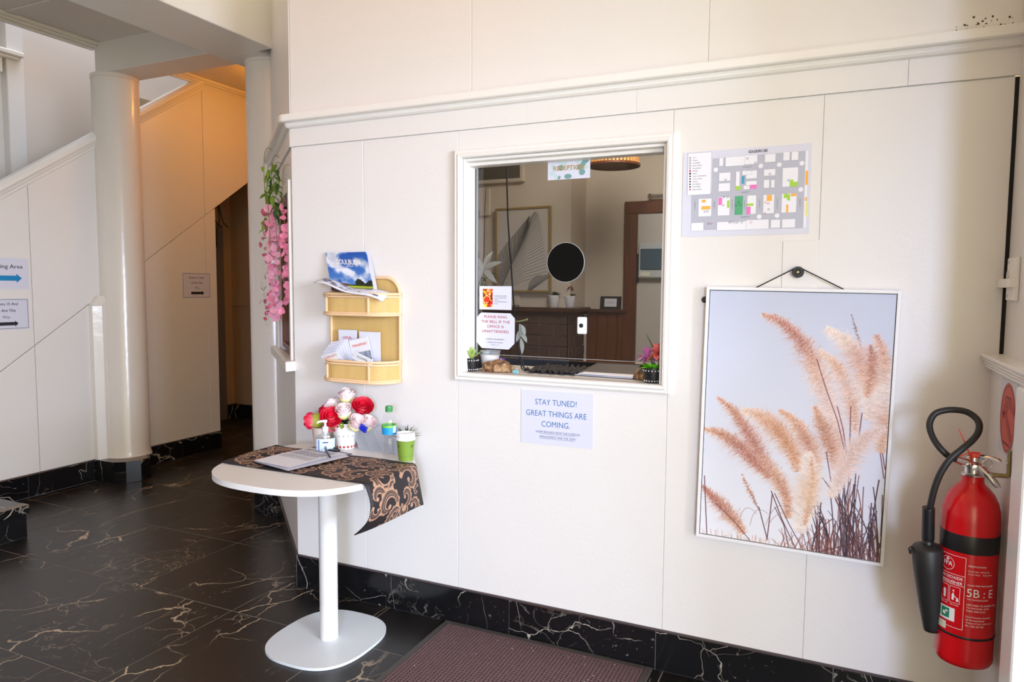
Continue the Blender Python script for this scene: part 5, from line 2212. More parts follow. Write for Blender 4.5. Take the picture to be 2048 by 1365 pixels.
# ---- roses
def petal(bm, ang, r0, r1, h0, h1, wd, curl, g0, g1, mi=0):
    """one curved petal standing on the rim of a bud; 'grow' runs foot to rim"""
    lay = bm.verts.layers.float.get('grow')
    rows = []
    NJ, NI = 7, 10
    for j in range(NJ):
        q = j / (NJ - 1)
        r = r0 + (r1 - r0) * (q ** .7) + curl * max(0, q - .65) ** 2 * 6
        z = h0 + (h1 - h0) * q - curl * max(0, q - .75) * 1.2
        ww = wd * (.55 + .75 * q - .55 * max(0, q - .55) ** 1.2)
        row = []
        for i in range(NI):
            a = ang + ww * (i / (NI - 1) - .5)
            zz = z - (.22 * (h1 - h0) * abs(i / (NI - 1) - .5) ** 2 * 4 * q)
            v = bm.verts.new((r * math.cos(a), r * math.sin(a), zz))
            v[lay] = g0 + (g1 - g0) * q
            row.append(v)
        rows.append(row)
    for a, b in zip(rows, rows[1:]):
        for i in range(NI - 1):
            f = bm.faces.new((a[i], a[i + 1], b[i + 1], b[i]))
            f.smooth = True
            f.material_index = mi


def rose_mesh(name, m, R, H, openness, seedv, g0=0, g1=1):
    rr = random.Random(seedv)
    bm = bmesh.new()
    bm.verts.layers.float.new('grow')
    layers = ((3, .18, .34, .55, 1.0), (4, .34, .60, .42, .98), (5, .52, .85, .25, .90), (5, .60, 1.0, .08, .80))
    for li, (n, ra, rb, ha, hb) in enumerate(layers):
        for k in range(n):
            petal(bm, 2 * PI * (k + .5 * (li % 2)) / n + rr.uniform(-.2, .2), R * ra * .7, R * rb * (1 + .25 * openness), H * ha * .6, H * hb * rr.uniform(.94, 1.04), 2 * PI / n * 1.45, openness * R * .5 * (.3 + .3 * li), g0, g1)
    # closed heart and rounded foot
    lay = bm.verts.layers.float.get('grow')
    prof = [(.05, 0), (.45, .03), (.8, .16), (.9, .34), (.78, .5), (.5, .62), (.3, .7), (.05, .72)]
    rings = []
    for r, z in prof:
        ring = []
        for i in range(16):
            v = bm.verts.new((R * r * math.cos(2 * PI * i / 16), R * r * math.sin(2 * PI * i / 16), H * z))
            v[lay] = (g0 + (g1 - g0) * z * .6) if z < .55 else g1
            ring.append(v)
        rings.append(ring)
    for a, b in zip(rings, rings[1:]):
        for i in range(16):
            bm.faces.new((a[i], a[(i + 1) % 16], b[(i + 1) % 16], b[i])).smooth = True
    me = bpy.data.meshes.new(name)
    bm.to_mesh(me)
    bm.free()
    me.materials.append(m)
    return me


def add_rose(parent, me, loc, tilt_dir, tilt, spin, lab, sc=1):
    o = new_obj('rose', me, parent, loc)
    o.rotation_mode = 'QUATERNION'
    from mathutils import Quaternion
    o.rotation_quaternion = Quaternion((-math.sin(tilt_dir), math.cos(tilt_dir), 0), tilt) @ Quaternion((0, 0, 1), spin)
    o.scale = (sc,) * 3
    if lab:
        o['label'] = lab
    return o


ME_RED = rose_mesh('rose_red', M['rose_red'], .036, .062, .55, 1)
ME_PALE = rose_mesh('rose_pale', M['rose_pale'], .036, .072, .12, 2)
ME_BUD = rose_mesh('rose_bud', M['rose_bud'], .034, .075, .02, 3)
ME_YEL = rose_mesh('rose_yellow', M['rose_yell'], .032, .066, .0, 4)

t = thing('rose_pot', 'white pot with red foil diamonds holding red and pale pink artificial roses', 'flowers', (.375, -.105, TZ))
PC = Vector((.375, -.105, TZ))
bm = B()
lathe(bm, [(.038, 0), (.042, .003), (.046, .04), (.058, .088), (.064, .112), (.064, .117), (.058, .117), (.056, .104), (.001, .102)], PC, 40, cap=False)
build('pot', bm, M['pot_white'], t, smooth=True, autosm=45)
for zz, rr_, nn, nm, sz in ((.107, .0645, 16, 'diamond', .0068), (.061, .0525, 16, 'diamond_grey', .0042), (.012, .0442, 16, 'diamond', .0062)):
    for k in range(nn):
        a = 2 * PI * k / nn + .1
        if math.cos(a - math.radians(-55)) < -.15:
            continue
        Fd = Fr(PC + Vector((rr_ * math.cos(a), rr_ * math.sin(a), zz)), (-math.sin(a), math.cos(a), 0), (0, 0, 1), (math.cos(a), math.sin(a), 0))
        bm = B()
        V = [bm.verts.new(Fd(*q)) for q in ((-sz, 0, -.001), (0, -sz * 1.1, -.001), (sz, 0, -.001), (0, sz * 1.1, -.001), (0, 0, .0022))]
        for i in range(4):
            bm.faces.new((V[i], V[(i + 1) % 4], V[4]))
        build('diamond', bm, M[nm], t)
bm = B()
for k in range(70):
    a, r = random.uniform(0, 6.28), .052 * math.sqrt(random.random())
    tt = bmesh.new()
    bmesh.ops.create_icosphere(tt, subdivisions=1, radius=random.uniform(.006, .010))
    for v in tt.verts:
        v.co = v.co * 1 + PC + Vector((r * math.cos(a), r * math.sin(a), .109 + random.uniform(0, .010)))
    join(bm, tt)
build('black_pebbles', bm, M['pebble'], t, smooth=True, kind='stuff')
view = math.atan2(-.83, .62)
for me, off, td, tl, sp, lab in (
        (ME_RED, (-.036, -.055, .128), view + .1, .95, .3, 'open red rose, left of the middle'),
        (ME_RED, (.078, .012, .168), view + .2, .75, 1.3, 'open red rose at the upper right'),
        (ME_PALE, (.0, .01, .195), view, .15, .2, 'pale pink rose at the top'),
        (ME_PALE, (.022, -.035, .138), view - .1, .35, 1.1, 'pale pink rose in the middle'),
        (ME_PALE, (.066, -.03, .098), view + .5, .75, 2.0, 'pale pink rose low on the right'),
        (ME_PALE, (.098, .0, .088), view + .9, .55, .7, 'pale pink rose at the far right'),
        (ME_PALE, (-.066, .015, .145), view - 2.2, .45, .4, 'pale pink rose behind the left red one'),
        (ME_YEL, (-.03, -.03, .128), view - .5, 2.0, 1.0, 'yellow green bud hanging over the rim'),
        (ME_YEL, (-.075, -.01, .10), view - 1.6, .6, .1, 'yellow green bud at the left'),
        (ME_BUD, (-.095, .01, .115), view - 1.9, .35, 1.6, 'small red bud at the left')):
    add_rose(t, me, PC + Vector(off), td, tl, sp, lab, .98)
bm = B()
for off in ((-.03, -.04, .13), (.08, .01, .17), (0, .01, .2), (.02, -.03, .14), (.09, 0, .09), (-.06, .01, .15)):
    tube(bm, [PC + Vector((off[0] * .3, off[1] * .3, .105)), PC + Vector(off)], .0024, 5)
build('stem', bm, M['leaf2'], t)
for k, (off, yw, pt) in enumerate((((.01, -.045, .122), view + .1, -.3), ((.035, -.035, .125), view + .6, -.1), ((-.05, -.03, .12), view - .8, .1), ((-.08, .0, .16), view - 2, .4), ((.045, -.04, .12), view + .3, .3), ((-.06, -.02, .14), view - 1.2, .5))):
    bm = B()
    place(bm, leaf_bm(.05, .024, .2), PC + Vector(off), yw, pt)
    build('leaf', bm, M['leaf3'] if k % 2 else M['leaf'], t, smooth=True)

t = thing('bud_pot', 'small cream pot with drooping red and yellow rose buds by the hand sanitiser', 'flowers', (.25, -.125, TZ))
PB = Vector((.262, -.118, TZ))
bm = B()
lathe(bm, [(.036, 0), (.039, .003), (.05, .084), (.052, .088), (.048, .088), (.044, .075), (.001, .07)], PB, 36, cap=False)
build('pot', bm, M['pot_cream'], t, smooth=True, autosm=45)
add_rose(t, ME_BUD, PB + Vector((.01, -.012, .118)), PI + .5, 1.6, .4, 'large red and yellow bud facing left', 1.12)
add_rose(t, ME_BUD, PB + Vector((.055, .01, .128)), PI - .3, .35, 1.4, 'small upright red bud', .62)
bm = B()
tube(bm, [PB + Vector((.01, 0, .07)), PB + Vector((.025, -.004, .11)), PB + Vector((.012, -.012, .118))], .003, 6)
tube(bm, [PB + Vector((.01, 0, .07)), PB + Vector((.055, .01, .13))], .003, 6)
build('stem', bm, M['leaf2'], t)
for off, yw, pt in (((.02, -.01, .09), view + .6, .2), ((-.02, -.02, .09), PI + .3, .0), ((.03, 0, .12), 1.2, 1.0), ((.03, -.02, .09), view, .6)):
    bm = B()
    place(bm, leaf_bm(.045, .016, .2), PB + Vector(off), yw, pt)
    build('leaf', bm, M['leaf'], t, smooth=True)

# ---- hand sanitiser
HSC = Vector((.362, -.225, TZ))
t = thing('sanitiser_bottle', 'clear pump bottle of hand sanitiser with a pale blue label', 'bottle', HSC)
ang = math.atan2(-2.36, 1.95)


def ell_lathe(bm, prof, c, sx, sy, rot, n=40, a0=0, a1=2 * PI, cap=True):
    t_ = bmesh.new()
    lathe(t_, prof, (0, 0, 0), n, 0, cap, a0, a1)
    mtx = Matrix.Translation(c) @ Matrix.Rotation(rot, 4, 'Z') @ Matrix.Diagonal((sx, sy, 1, 1))
    join(bm, t_, 0, mtx)


bm = B()
ell_lathe(bm, [(.001, .001), (.9, .001), (1, .008), (1, .066), (.93, .078), (.5, .083), (.42, .088), (.42, .094)], HSC, .026, .0395, ang, cap=False)
build('bottle_body', bm, M['gel'], t, smooth=True, autosm=50)
bm = B()
ell_lathe(bm, [(.96, .006), (.96, .06), (.001, .06)], HSC, .026, .0395, ang, cap=False)
build('gel', bm, mat('sanitiser_liquid', S(216, 228, 238), .2), t, smooth=True, autosm=50)
bm = B()
ell_lathe(bm, [(1.02, .01), (1.02, .066)], HSC, .026, .0395, ang, 30, -1.35, 1.35, False)
build('label', bm, M['label_pale'], t, smooth=True)


def hs_map(u, v, c):
    a = u / .0395 * .92
    p = Vector((.026 * 1.05 * math.cos(a), .0395 * 1.05 * math.sin(a), v))
    return HSC + Matrix.Rotation(ang, 3, 'Z') @ p


bm = B()
for (u0, u1, v0, v1, mi) in ((-.033, -.029, .01, .062, 0), (-.012, .012, .048, .053, 0), (-.005, .005, .028, .036, 1), (-.004, -.001, .014, .020, 0), (.002, .006, .014, .020, 0)):
    ps = [hs_map(u0, v0, 0), hs_map((u0 + u1) / 2, v0, 0), hs_map(u1, v0, 0), hs_map(u1, v1, 0), hs_map((u0 + u1) / 2, v1, 0), hs_map(u0, v1, 0)]
    bm.faces.new([bm.verts.new(p) for p in ps]).material_index = mi
build('label_print', bm, [M['label_navy'], M['grey_ink']], t)
bm = B()
lathe(bm, [(.012, .094), (.0125, .095), (.0125, .112), (.011, .114), (.007, .114), (.007, .118), (.0045, .119), (.0045, .132), (.008, .133), (.009, .138), (.009, .143), (.001, .145)], HSC, 24, cap=False)
d = Matrix.Rotation(ang - 1.3, 3, 'Z') @ Vector((1, 0, 0))
tube(bm, [HSC + Vector((0, 0, .139)), HSC + d * .02 + Vector((0, 0, .139)), HSC + d * .032 + Vector((0, 0, .136)), HSC + d * .034 + Vector((0, 0, .131))], [.006, .005, .0042, .0036], 10)
build('pump', bm, M['white_plastic'], t, smooth=True, autosm=50)
bm = B()
lathe(bm, [(.0035, .02), (.0035, .094)], HSC, 8)
build('dip_tube', bm, M['white_plastic'], t, smooth=True, autosm=50)

# ---- clear brochure box with a blue clip
t = thing('clear_box', 'frosted clear plastic leaflet box with slanted dividers on the table', 'box', (.52, -.11, TZ))
Fx = Fr((.425, -.112, TZ + .001), (.995, -.03, 0), (0, 0, 1), (-.03, -.995, 0))
bm = B()
T_ = .002
fbox(bm, Fx, 0, .185, 0, T_, -.09, 0)
fbox(bm, Fx, 0, .185, 0, .105, -.09, -.088)
for a in (0, .062, .124, .183):
    V = [(a, 0), (a + T_, 0), (a + T_ - .052, .10), (a - .052, .10)]
    vs0 = [bm.verts.new(Fx(x, z, -.088)) for x, z in V]
    vs1 = [bm.verts.new(Fx(x, z, 0)) for x, z in V]
    bm.faces.new(vs0[::-1])
    bm.faces.new(vs1)
    for i in range(4):
        bm.faces.new((vs0[i], vs0[(i + 1) % 4], vs1[(i + 1) % 4], vs1[i]))
V = [(0, 0), (.185, 0), (.185 - .052, .10), (-.052, .10)]
for c0, c1 in ((-.003, -.001), (-.0885, -.0865)):
    vs0 = [bm.verts.new(Fx(x, z, c0)) for x, z in V]
    vs1 = [bm.verts.new(Fx(x, z, c1)) for x, z in V]
    bm.faces.new(vs0[::-1])
    bm.faces.new(vs1)
    for i in range(4):
        bm.faces.new((vs0[i], vs0[(i + 1) % 4], vs1[(i + 1) % 4], vs1[i]))
bmesh.ops.recalc_face_normals(bm, faces=list(bm.faces))
for v in bm.verts:
    v.co += Vector((.03, 0, 0))
build('box_shell', bm, M['clearbox'], t)
bm = B()
Fb = Fr((.507, -.150, .846), (.9, -.05, -.42), (.42, 0, .9))
for k in range(3):
    fbox(bm, Fb, -.020 + k * .0125, -.0085 + k * .0125, -.014, .014, -.004, .010, bev=.003)
fbox(bm, Fb, -.020, .016, -.014, -.008, -.008, .0, bev=.002)
o = build('blue_peg', bm, M['blue_clip'], t, label='bright blue plastic peg')

# ---- bottle, cup, little plant
BC = Vector((.655, -.178, TZ))
t = thing('water_bottle', 'clear empty water bottle with a green cap and blue label', 'bottle', BC)
prof = [(.001, .004), (.02, .002), (.0265, .006), (.0285, .02), (.027, .035), (.0285, .05), (.0285, .075), (.0262, .088), (.0262, .09), (.0298, .098), (.030, .145), (.0292, .155), (.026, .170), (.018, .186), (.0125, .194), (.0122, .200)]
bm = B()
lathe(bm, prof, BC, 40, cap=False)
build('bottle_body', bm, M['pet'], t, smooth=True, autosm=60)
bm = B()
lathe(bm, [(.0306, .103), (.0308, .134)], BC, 40, cap=False)
build('label', bm, M['label_blue'], t, smooth=True)
bm = B()
lathe(bm, [(.0309, .132), (.0309, .142)], BC, 40, cap=False)
lathe(bm, [(.0310, .110), (.0310, .138)], BC, 10, cap=False, a0=ang + .42, a1=ang + .95)
bm.faces.ensure_lookup_table()
for f in bm.faces[40:]:
    f.material_index = 1
build('label_band', bm, [M['label_green'], M['label_pale']], t, smooth=True)


def bt_map(u, v, c):
    a = ang + u / .0308
    return BC + Vector(((.0311 + c) * math.cos(a), (.0311 + c) * math.sin(a), v))


bm = B()
text(bm, None, 'WATER', 0, 0, .008, 0, fmap=lambda u, v, c: bt_map(.021 - v, .112 + u + .011, c), bold=.03)
build('lettering', bm, M['label_navy'], t)
bm = B()
lathe(bm, [(.0145, .199), (.0148, .2), (.0148, .216), (.0138, .219), (.001, .2195)], BC, 32, cap=False)
lathe(bm, [(.0142, .1945), (.0148, .195), (.0148, .198), (.0142, .1985)], BC, 32, cap=False)
for k in range(28):
    a = 2 * PI * k / 28
    p = BC + Vector((.0149 * math.cos(a), .0149 * math.sin(a), .2))
    box(bm, p + Vector((-.0004, -.0004, 0)), p + Vector((.0004, .0004, .016)))
build('cap', bm, M['cap_green'], t, smooth=True, autosm=40)
UC = Vector((.732, -.172, TZ))
t = thing('coffee_cup', 'green paper takeaway coffee cup with a white lid', 'cup', UC)
bm = B()
lathe(bm, [(.001, .002), (.0285, .002), (.0285, 0), (.0295, 0), (.0375, .088), (.0375, .089)], UC, 44, cap=False)
build('cup_body', bm, M['cup_green'], t, smooth=True, autosm=50)
bm = B()
lathe(bm, [(.0388, .084), (.0402, .085), (.0402, .092), (.039, .094), (.0385, .1), (.0395, .102), (.0395, .105), (.036, .113), (.0345, .114), (.0325, .108), (.001, .107)], UC, 44, cap=False)
build('lid', bm, M['white_plastic'], t, smooth=True, autosm=40)
bm = B()
for a_off in (-.95, .75):
    for k in range(3):
        pts = []
        for i in range(9):
            q = i / 8 * 3.6 + k
            r_ = .0065 - k * .0016
            z = .060 + r_ * math.sin(q)
            aa = ang + a_off + r_ * math.cos(q) / .034
            rr_ = .0295 + (.0375 - .0295) * z / .088 + .0003
            pts.append(UC + Vector((rr_ * math.cos(aa), rr_ * math.sin(aa), z)))
        tube(bm, pts, .0006, 5)
tube(bm, [UC + Vector(((.0295 + .008 * .018 / .088 + .0002) * math.cos(a), (.0295 + .008 * .018 / .088 + .0002) * math.sin(a), .018)) for a in [ang - 1.3 + 2.6 * i / 20 for i in range(21)]], .0003, 4)
build('swirl_print', bm, M['cup_ink'], t)
t = thing('spiky_plant', 'small spiky green plant in a white cup behind the coffee cup', 'plant', (.665, -.072, TZ))
bm = B()
small_pot(bm, (.668, -.072, TZ), .024, .03, .06)
build('pot', bm, M['pot_white'], t, smooth=True, autosm=50)
for k in range(26):
    bm = B()
    place(bm, leaf_bm(.072, .008, .35, .3), (.668, -.072, TZ + .055), 2 * PI * k / 26 * 3, random.uniform(.5, 1.4))
    build('leaf', bm, M['leaf2'], t, smooth=True)

# ================================================================== cane wall rack and leaflets
t = thing('cane_rack', 'two tier woven cane wall rack with curved baskets beside the hatch', 'rack', (.41, -.06, 1.035))
RX0, RX1, RD = .228, .60, .115


def dshape(x0, x1, d, r=.10, k=10, off=0):
    """basket plan from left wall end round the front to the right wall end"""
    pts = [(x0 - off, 0)]
    x0, x1, d = x0 - off, x1 + off, d + off
    for i in range(k + 1):
        a = PI + PI / 2 * i / k
        pts.append((x0 + r + r * math.cos(a), -(d - r) + r * math.sin(a)))
    for i in range(k + 1):
        a = 1.5 * PI + PI / 2 * i / k
        pts.append((x1 - r + r * math.cos(a), -(d - r) + r * math.sin(a)))
    pts.append((x1, 0))
    return pts


bm = B()
cp = [(RX0, 1.04), (RX1, 1.04), (RX1, 1.415)] + [(RX1 - .072 + .072 * math.cos(a), 1.415 + .075 * math.sin(a)) for a in [i * PI / 16 for i in range(1, 9)]] + [(RX0 + .072 + .072 * math.cos(a), 1.415 + .075 * math.sin(a)) for a in [PI / 2 + i * PI / 16 for i in range(0, 8)]] + [(RX0, 1.415)]
a = [bm.verts.new((x, -.006, z)) for x, z in cp]
b = [bm.verts.new((x, -.003, z)) for x, z in cp]
bm.faces.new(a)
bm.faces.new(b[::-1])
bmesh.ops.recalc_face_normals(bm, faces=list(bm.faces))
build('back_panel', bm, M['weave'], t)
bm = B()
tube(bm, [(x, -.010, z) for x, z in cp], .0075, 8, closed=True)
build('back_rim', bm, M['cane'], t)
for nm, z0, z1 in (('basket', 1.33, 1.415), ('basket', 1.038, 1.122)):
    pts = dshape(RX0, RX1, RD)
    bm = B()
    for (x, y), (x2, y2) in zip(pts, pts[1:]):
        f = bm.faces.new([bm.verts.new(p) for p in ((x, y - .001, z0), (x2, y2 - .001, z0), (x2, y2 - .001, z1), (x, y - .001, z1))])
    bmesh.ops.remove_doubles(bm, verts=list(bm.verts), dist=1e-5)
    f = bm.faces.new([bm.verts.new((x, y, z0 + .004)) for x, y in pts])
    bk = build(nm, bm, M['weave'], t)
    md = bk.modifiers.new('thick', 'SOLIDIFY')
    md.thickness = .003
    for zz, r_ in ((z1 + .004, .0062), (z1 - .008, .005), (z0 - .001, .0058), (z0 + .008, .004)):
        bm = B()
        tube(bm, [(x, y - .004 if y < -.001 else y - .004, zz) for x, y in dshape(RX0, RX1, RD, off=.002)], r_, 8)
        build('cane_rim', bm, M['cane'], bk)
    for i in (7, 16):
        x, y = pts[i]
        bm = B()
        if i == 7:
            x = pts[8][0]
            y = pts[8][1]
        else:
            x, y = .513, -RD
        box(bm, (x - .005, y - .009, z0), (x + .005, y - .002, z1), .002)
        build('cane_post', bm, M['cane'], bk)

# Goulburn guide: open magazine leaning in the upper basket
M['cover'] = image_mat('guide_cover', cover_image(), .3)
t = thing('town_guide', 'GOULBURN guide with a blue sky cover standing open in the upper basket', 'brochure', (.39, -.06, 1.42))
Fg = Fr((.265, -.075, 1.425), (1, -.03, 0), (-.34, .22, 1))
gq = [(.0, 0), (.225, 0), (.235, .205), (.0, .205)]
# cover plane: bottom-left, bottom-right, top-right, top-left (world)
Gp = [Vector((.272, -.06, 1.432)), Vector((.508, -.07, 1.424)), Vector((.432, -.02, 1.604)), Vector((.200, -.012, 1.604))]
bm = B()
uvquad(bm, Gp)
bmesh.ops.recalc_face_normals(bm, faces=list(bm.faces))
o = build('cover', bm, M['cover'], t)
md = o.modifiers.new('thick', 'SOLIDIFY')
md.thickness = .002
bm = B()
for k in range(3):
    d = Vector((.005 + .004 * k, .004 + .003 * k, .003))
    bm.faces.new([bm.verts.new(p + d) for p in Gp])
o = build('pages', bm, M['paper'], t)
gu, gv = (Gp[1] - Gp[0]), (Gp[3] - Gp[0])


def gmap(u, v, c):
    nrm = gu.cross(gv).normalized()
    return Gp[0] + gu * u + gv * v + nrm * c


bm = B()
text(bm, None, 'GOULBURN', .52, .70, .135, .0022, fmap=gmap, sx=.58, bold=.05)
text(bm, None, 'AUSTRALIA', .55, .645, .032, .0022, fmap=gmap, sx=.75, bold=.02)
build('lettering', bm, M['print_white'], t)
# loose leaves folding forward over the basket
bm = B()
NU, NV = 14, 6
lab_pts = []
for i in range(NU + 1):
    u = i / NU
    row = []
    for j in range(NV + 1):
        v = j / NV
        x = .235 + .365 * u - .03 * v
        y = -.135 + .09 * v - .02 * math.sin(u * PI)
        z = 1.470 - .062 * u + .008 * math.sin(u * 9) + .016 * v - .012 * max(0, u - .6) * (1 - v) * 4
        row.append(bm.verts.new((x, y, z)))
    lab_pts.append(row)
for i in range(NU):
    for j in range(NV):
        f = bm.faces.new((lab_pts[i][j], lab_pts[i + 1][j], lab_pts[i + 1][j + 1], lab_pts[i][j + 1]))
        f.smooth = True
o = build('open_pages', bm, M['paper'], t)
md = o.modifiers.new('thick', 'SOLIDIFY')
md.thickness = .005
bm = B()
for k in range(26):
    u = random.uniform(.05, .9)
    v = random.uniform(.1, .8)
    a, b = int(u * NU), int(v * NV)
    p = lab_pts  # positions were shifted by build(); use formula instead

    def pf(u, v):
        return Vector((.235 + .365 * u - .03 * v, -.135 + .09 * v - .02 * math.sin(u * PI), 1.470 - .062 * u + .008 * math.sin(u * 9) + .016 * v - .012 * max(0, u - .6) * (1 - v) * 4 + .0036))
    w_ = random.uniform(.03, .08)
    bm.faces.new([bm.verts.new(q) for q in (pf(u, v), pf(u + w_, v), pf(u + w_, v + .1), pf(u, v + .1))]).material_index = random.choice((0, 0, 1))
build('page_print', bm, [M['grey_ink'], mat('page_photo_ink', S(70, 74, 88), .4)], t, kind='stuff')


def leaflet(lab, c, wd, ht, lean, yaw, mcover, title=None, tm='orange_ink', th=.004, roll=0):
    """one upright folded leaflet; c = its foot"""
    u = Vector((math.cos(yaw), math.sin(yaw), 0))
    v = Vector((0, 0, 1))
    n_ = u.cross(v)
    v2 = (v * math.cos(lean) + n_ * -math.sin(lean)).normalized()
    F = Fr(c, u, v2).rot(roll)
    t = thing('leaflet', lab, 'brochure', c, 'leaflets in the lower basket')
    bm = B()
    fbox(bm, F, -wd / 2, wd / 2, 0, ht, -th, 0, bev=.0006)
    build('pages', bm, M['paper'], t)
    if mcover:
        bm = B()
        uvquad(bm, [F(-wd / 2 + .001, .001, .0006), F(wd / 2 - .001, .001, .0006), F(wd / 2 - .001, ht - .001, .0006), F(-wd / 2 + .001, ht - .001, .0006)])
        build('cover_print', bm, mcover, t)
    if title:
        bm = B()
        text(bm, F, title, 0, ht * .80, wd * .105, .0014, sx=1.0 if len(title) > 8 else 1.15, bold=.02, sp=.95)
        build('lettering', bm, M[tm], t)
    return t


BK1 = image_mat('leaflet_cover', booklet_image(5, (64, 44, 40)), .35)
BK2 = image_mat('leaflet_cover_dark', booklet_image(15, (50, 48, 54)), .35)
leaflet('white leaflet with crimson title at the back left of the lower basket', Vector((.334, -.028, 1.062)), .10, .195, -.02, 0, None, 'LOCAL', 'pinkred_ink')
leaflet('tall white leaflet with green marks at the back right of the lower basket', Vector((.455, -.030, 1.062)), .112, .190, -.02, .0, None, None)
leaflet('TRANSPORT leaflet in front of the tall white one in the lower basket', Vector((.452, -.055, 1.062)), .105, .165, -.05, 0, BK1, 'TRANSPORT', roll=.22)
for k in range(6):
    leaflet('leaflet %s of the pale fan leaning left in the lower basket' % ('at the very back', 'second from the back', 'third from the back', 'third from the front', 'second from the front', 'at the very front')[k], Vector((.345 - .003 * k, -.052 - .006 * k, 1.062)), .10, .152 - .009 * k, -.12 - .055 * k, .0, BK2 if k == 5 else None, 'COMMUNITY' if k == 5 else None, th=.003, roll=.20 + .02 * k)
leaflet('curled dark photo leaflet lying at the front of the lower basket', Vector((.452, -.100, 1.066)), .10, .105, -.35, .0, BK2, 'TOWN', 'ink', roll=-.38)

# ================================================================== hanging artificial wisteria by the angled wall
t = thing('hanging_flowers', 'hanging garland of pink artificial blossoms and green leaves on the corner column', 'flowers', ch(.55, .06, 1.25))
fr = random.Random(12)


def petal_bm(L, W, cup=.3, n=4):
    t_ = bmesh.new()
    rows = []
    for i in range(n + 1):
        u = i / n
        wd = W * math.sin(PI * (.10 + .76 * u)) ** .7
        z = cup * L * (u - u * u * 1.3)
        rows.append([t_.verts.new((u * L - (.10 * L if i == n and k_ else 0), k_ * wd / 2, z + abs(k_) * .12 * wd)) for k_ in (-1, -.5, 0, .5, 1)])
    for a, b in zip(rows, rows[1:]):
        for k_ in range(4):
            t_.faces.new((a[k_], a[k_ + 1], b[k_ + 1], b[k_])).smooth = True
    return t_


def blossom_mesh(name, m, s):
    bm = bmesh.new()
    for k in range(4):
        place(bm, petal_bm(s * .8, s * .85, .3 if k % 2 else -.1), (0, 0, 0), k * PI / 2 + .4, .3)
    me = bpy.data.meshes.new(name)
    bm.to_mesh(me)
    bm.free()
    me.materials.append(m)
    return me


BM = {k: blossom_mesh('blossom_' + k, M[k], .029) for k in ('pinkpet', 'pinkdark', 'maroon')}
tmp = bmesh.new()
place(tmp, leaf_bm(.052, .024, .25), (0, 0, 0), 0)
LM = bpy.data.meshes.new('leaf')
tmp.to_mesh(LM)
tmp.free()
LM.materials.append(M['leaf'])
tmp = bmesh.new()
place(tmp, leaf_bm(.05, .022, .3), (0, 0, 0), 0)
LM2 = bpy.data.meshes.new('leaf_dark')
tmp.to_mesh(LM2)
tmp.free()
LM2.materials.append(M['leaf2'])
tmp = bmesh.new()
place(tmp, leaf_bm(.03, .012, .3), (0, 0, 0), 0)
LM3 = bpy.data.meshes.new('leaf_pale')
tmp.to_mesh(LM3)
tmp.free()
LM3.materials.append(M['paleleaf'])


def bits(nm, me, base, n, z0, z1, spread, sc=(.8, 1.2), pit=(-.9, .5), lab=None):
    for i in range(n):
        z = z0 + (z1 - z0) * (i + fr.random() * .6) / n
        p = base(z) + Vector((fr.gauss(0, spread), fr.gauss(0, spread), 0))
        o = new_obj(nm, me, t, p)
        if nm == 'blossom':
            a_, e_ = math.radians(-52) + fr.gauss(0, .75), fr.uniform(-.3, .8)
            nrm_ = Vector((math.cos(a_) * math.cos(e_), math.sin(a_) * math.cos(e_), math.sin(e_)))
            o.rotation_euler = (nrm_.to_track_quat('Z', 'Y').to_matrix() @ Matrix.Rotation(fr.uniform(0, 6.28), 3, 'Z')).to_euler()
        else:
            o.rotation_euler = (fr.uniform(-.5, .5), fr.uniform(*pit), fr.uniform(0, 2 * PI))
        o.scale = (fr.uniform(*sc),) * 3


st1 = lambda z: ch(.50, .052, z)      # bright pink strand in front
st2 = lambda z: ch(.52, .088, z)      # thin maroon and pale strand on the column side
st3 = lambda z: ch(.14, .028, z)      # pink strand close to the window
bits('blossom', BM['pinkpet'], st1, 64, 1.86, 1.28, .013, (.85, 1.25))
bits('blossom', BM['pinkdark'], st1, 22, 1.84, 1.27, .022, (.6, .9))
bits('blossom', BM['pinkdark'], st3, 26, 1.86, 1.32, .013, (.7, 1.1))
bits('blossom', BM['maroon'], st2, 20, 1.86, 1.26, .012, (.45, .8))
bits('leaf', LM, st1, 46, 2.10, 1.84, .020, (.8, 1.2), (.2, 1.3))
bits('leaf', LM2, lambda z: ch(.34, .04, z), 16, 2.04, 1.80, .016, (.8, 1.1), (.2, 1.3))
bits('leaf', LM, st2, 9, 1.82, 1.70, .012, (.5, .8), (.2, 1.3))
bits('leaf', LM3, st2, 40, 1.66, 1.22, .014, (.6, 1.0), (.2, 1.3))
bm = B()
for s_, o_, zt, xx in ((.5, .052, 2.10, .0), (.52, .088, 2.14, .01), (.47, .078, 2.05, .0), (.14, .028, 2.0, 0), (.40, .05, 2.05, 0)):
    tube(bm, spline([ch(s_, o_ - .012, zt - .42), ch(s_, o_ - .006, zt - .25), ch(s_ + .01, o_, zt - .1), ch(s_ + .005, o_ - .004, zt), ch(s_ - .015, o_ - .014, zt + .03), ch(s_ - .03, o_ - .03, zt + .03), ch(s_ - .035, o_ - .034, zt + .02)], 4), .0017, 6)
build('stem', bm, M['stem'], t)

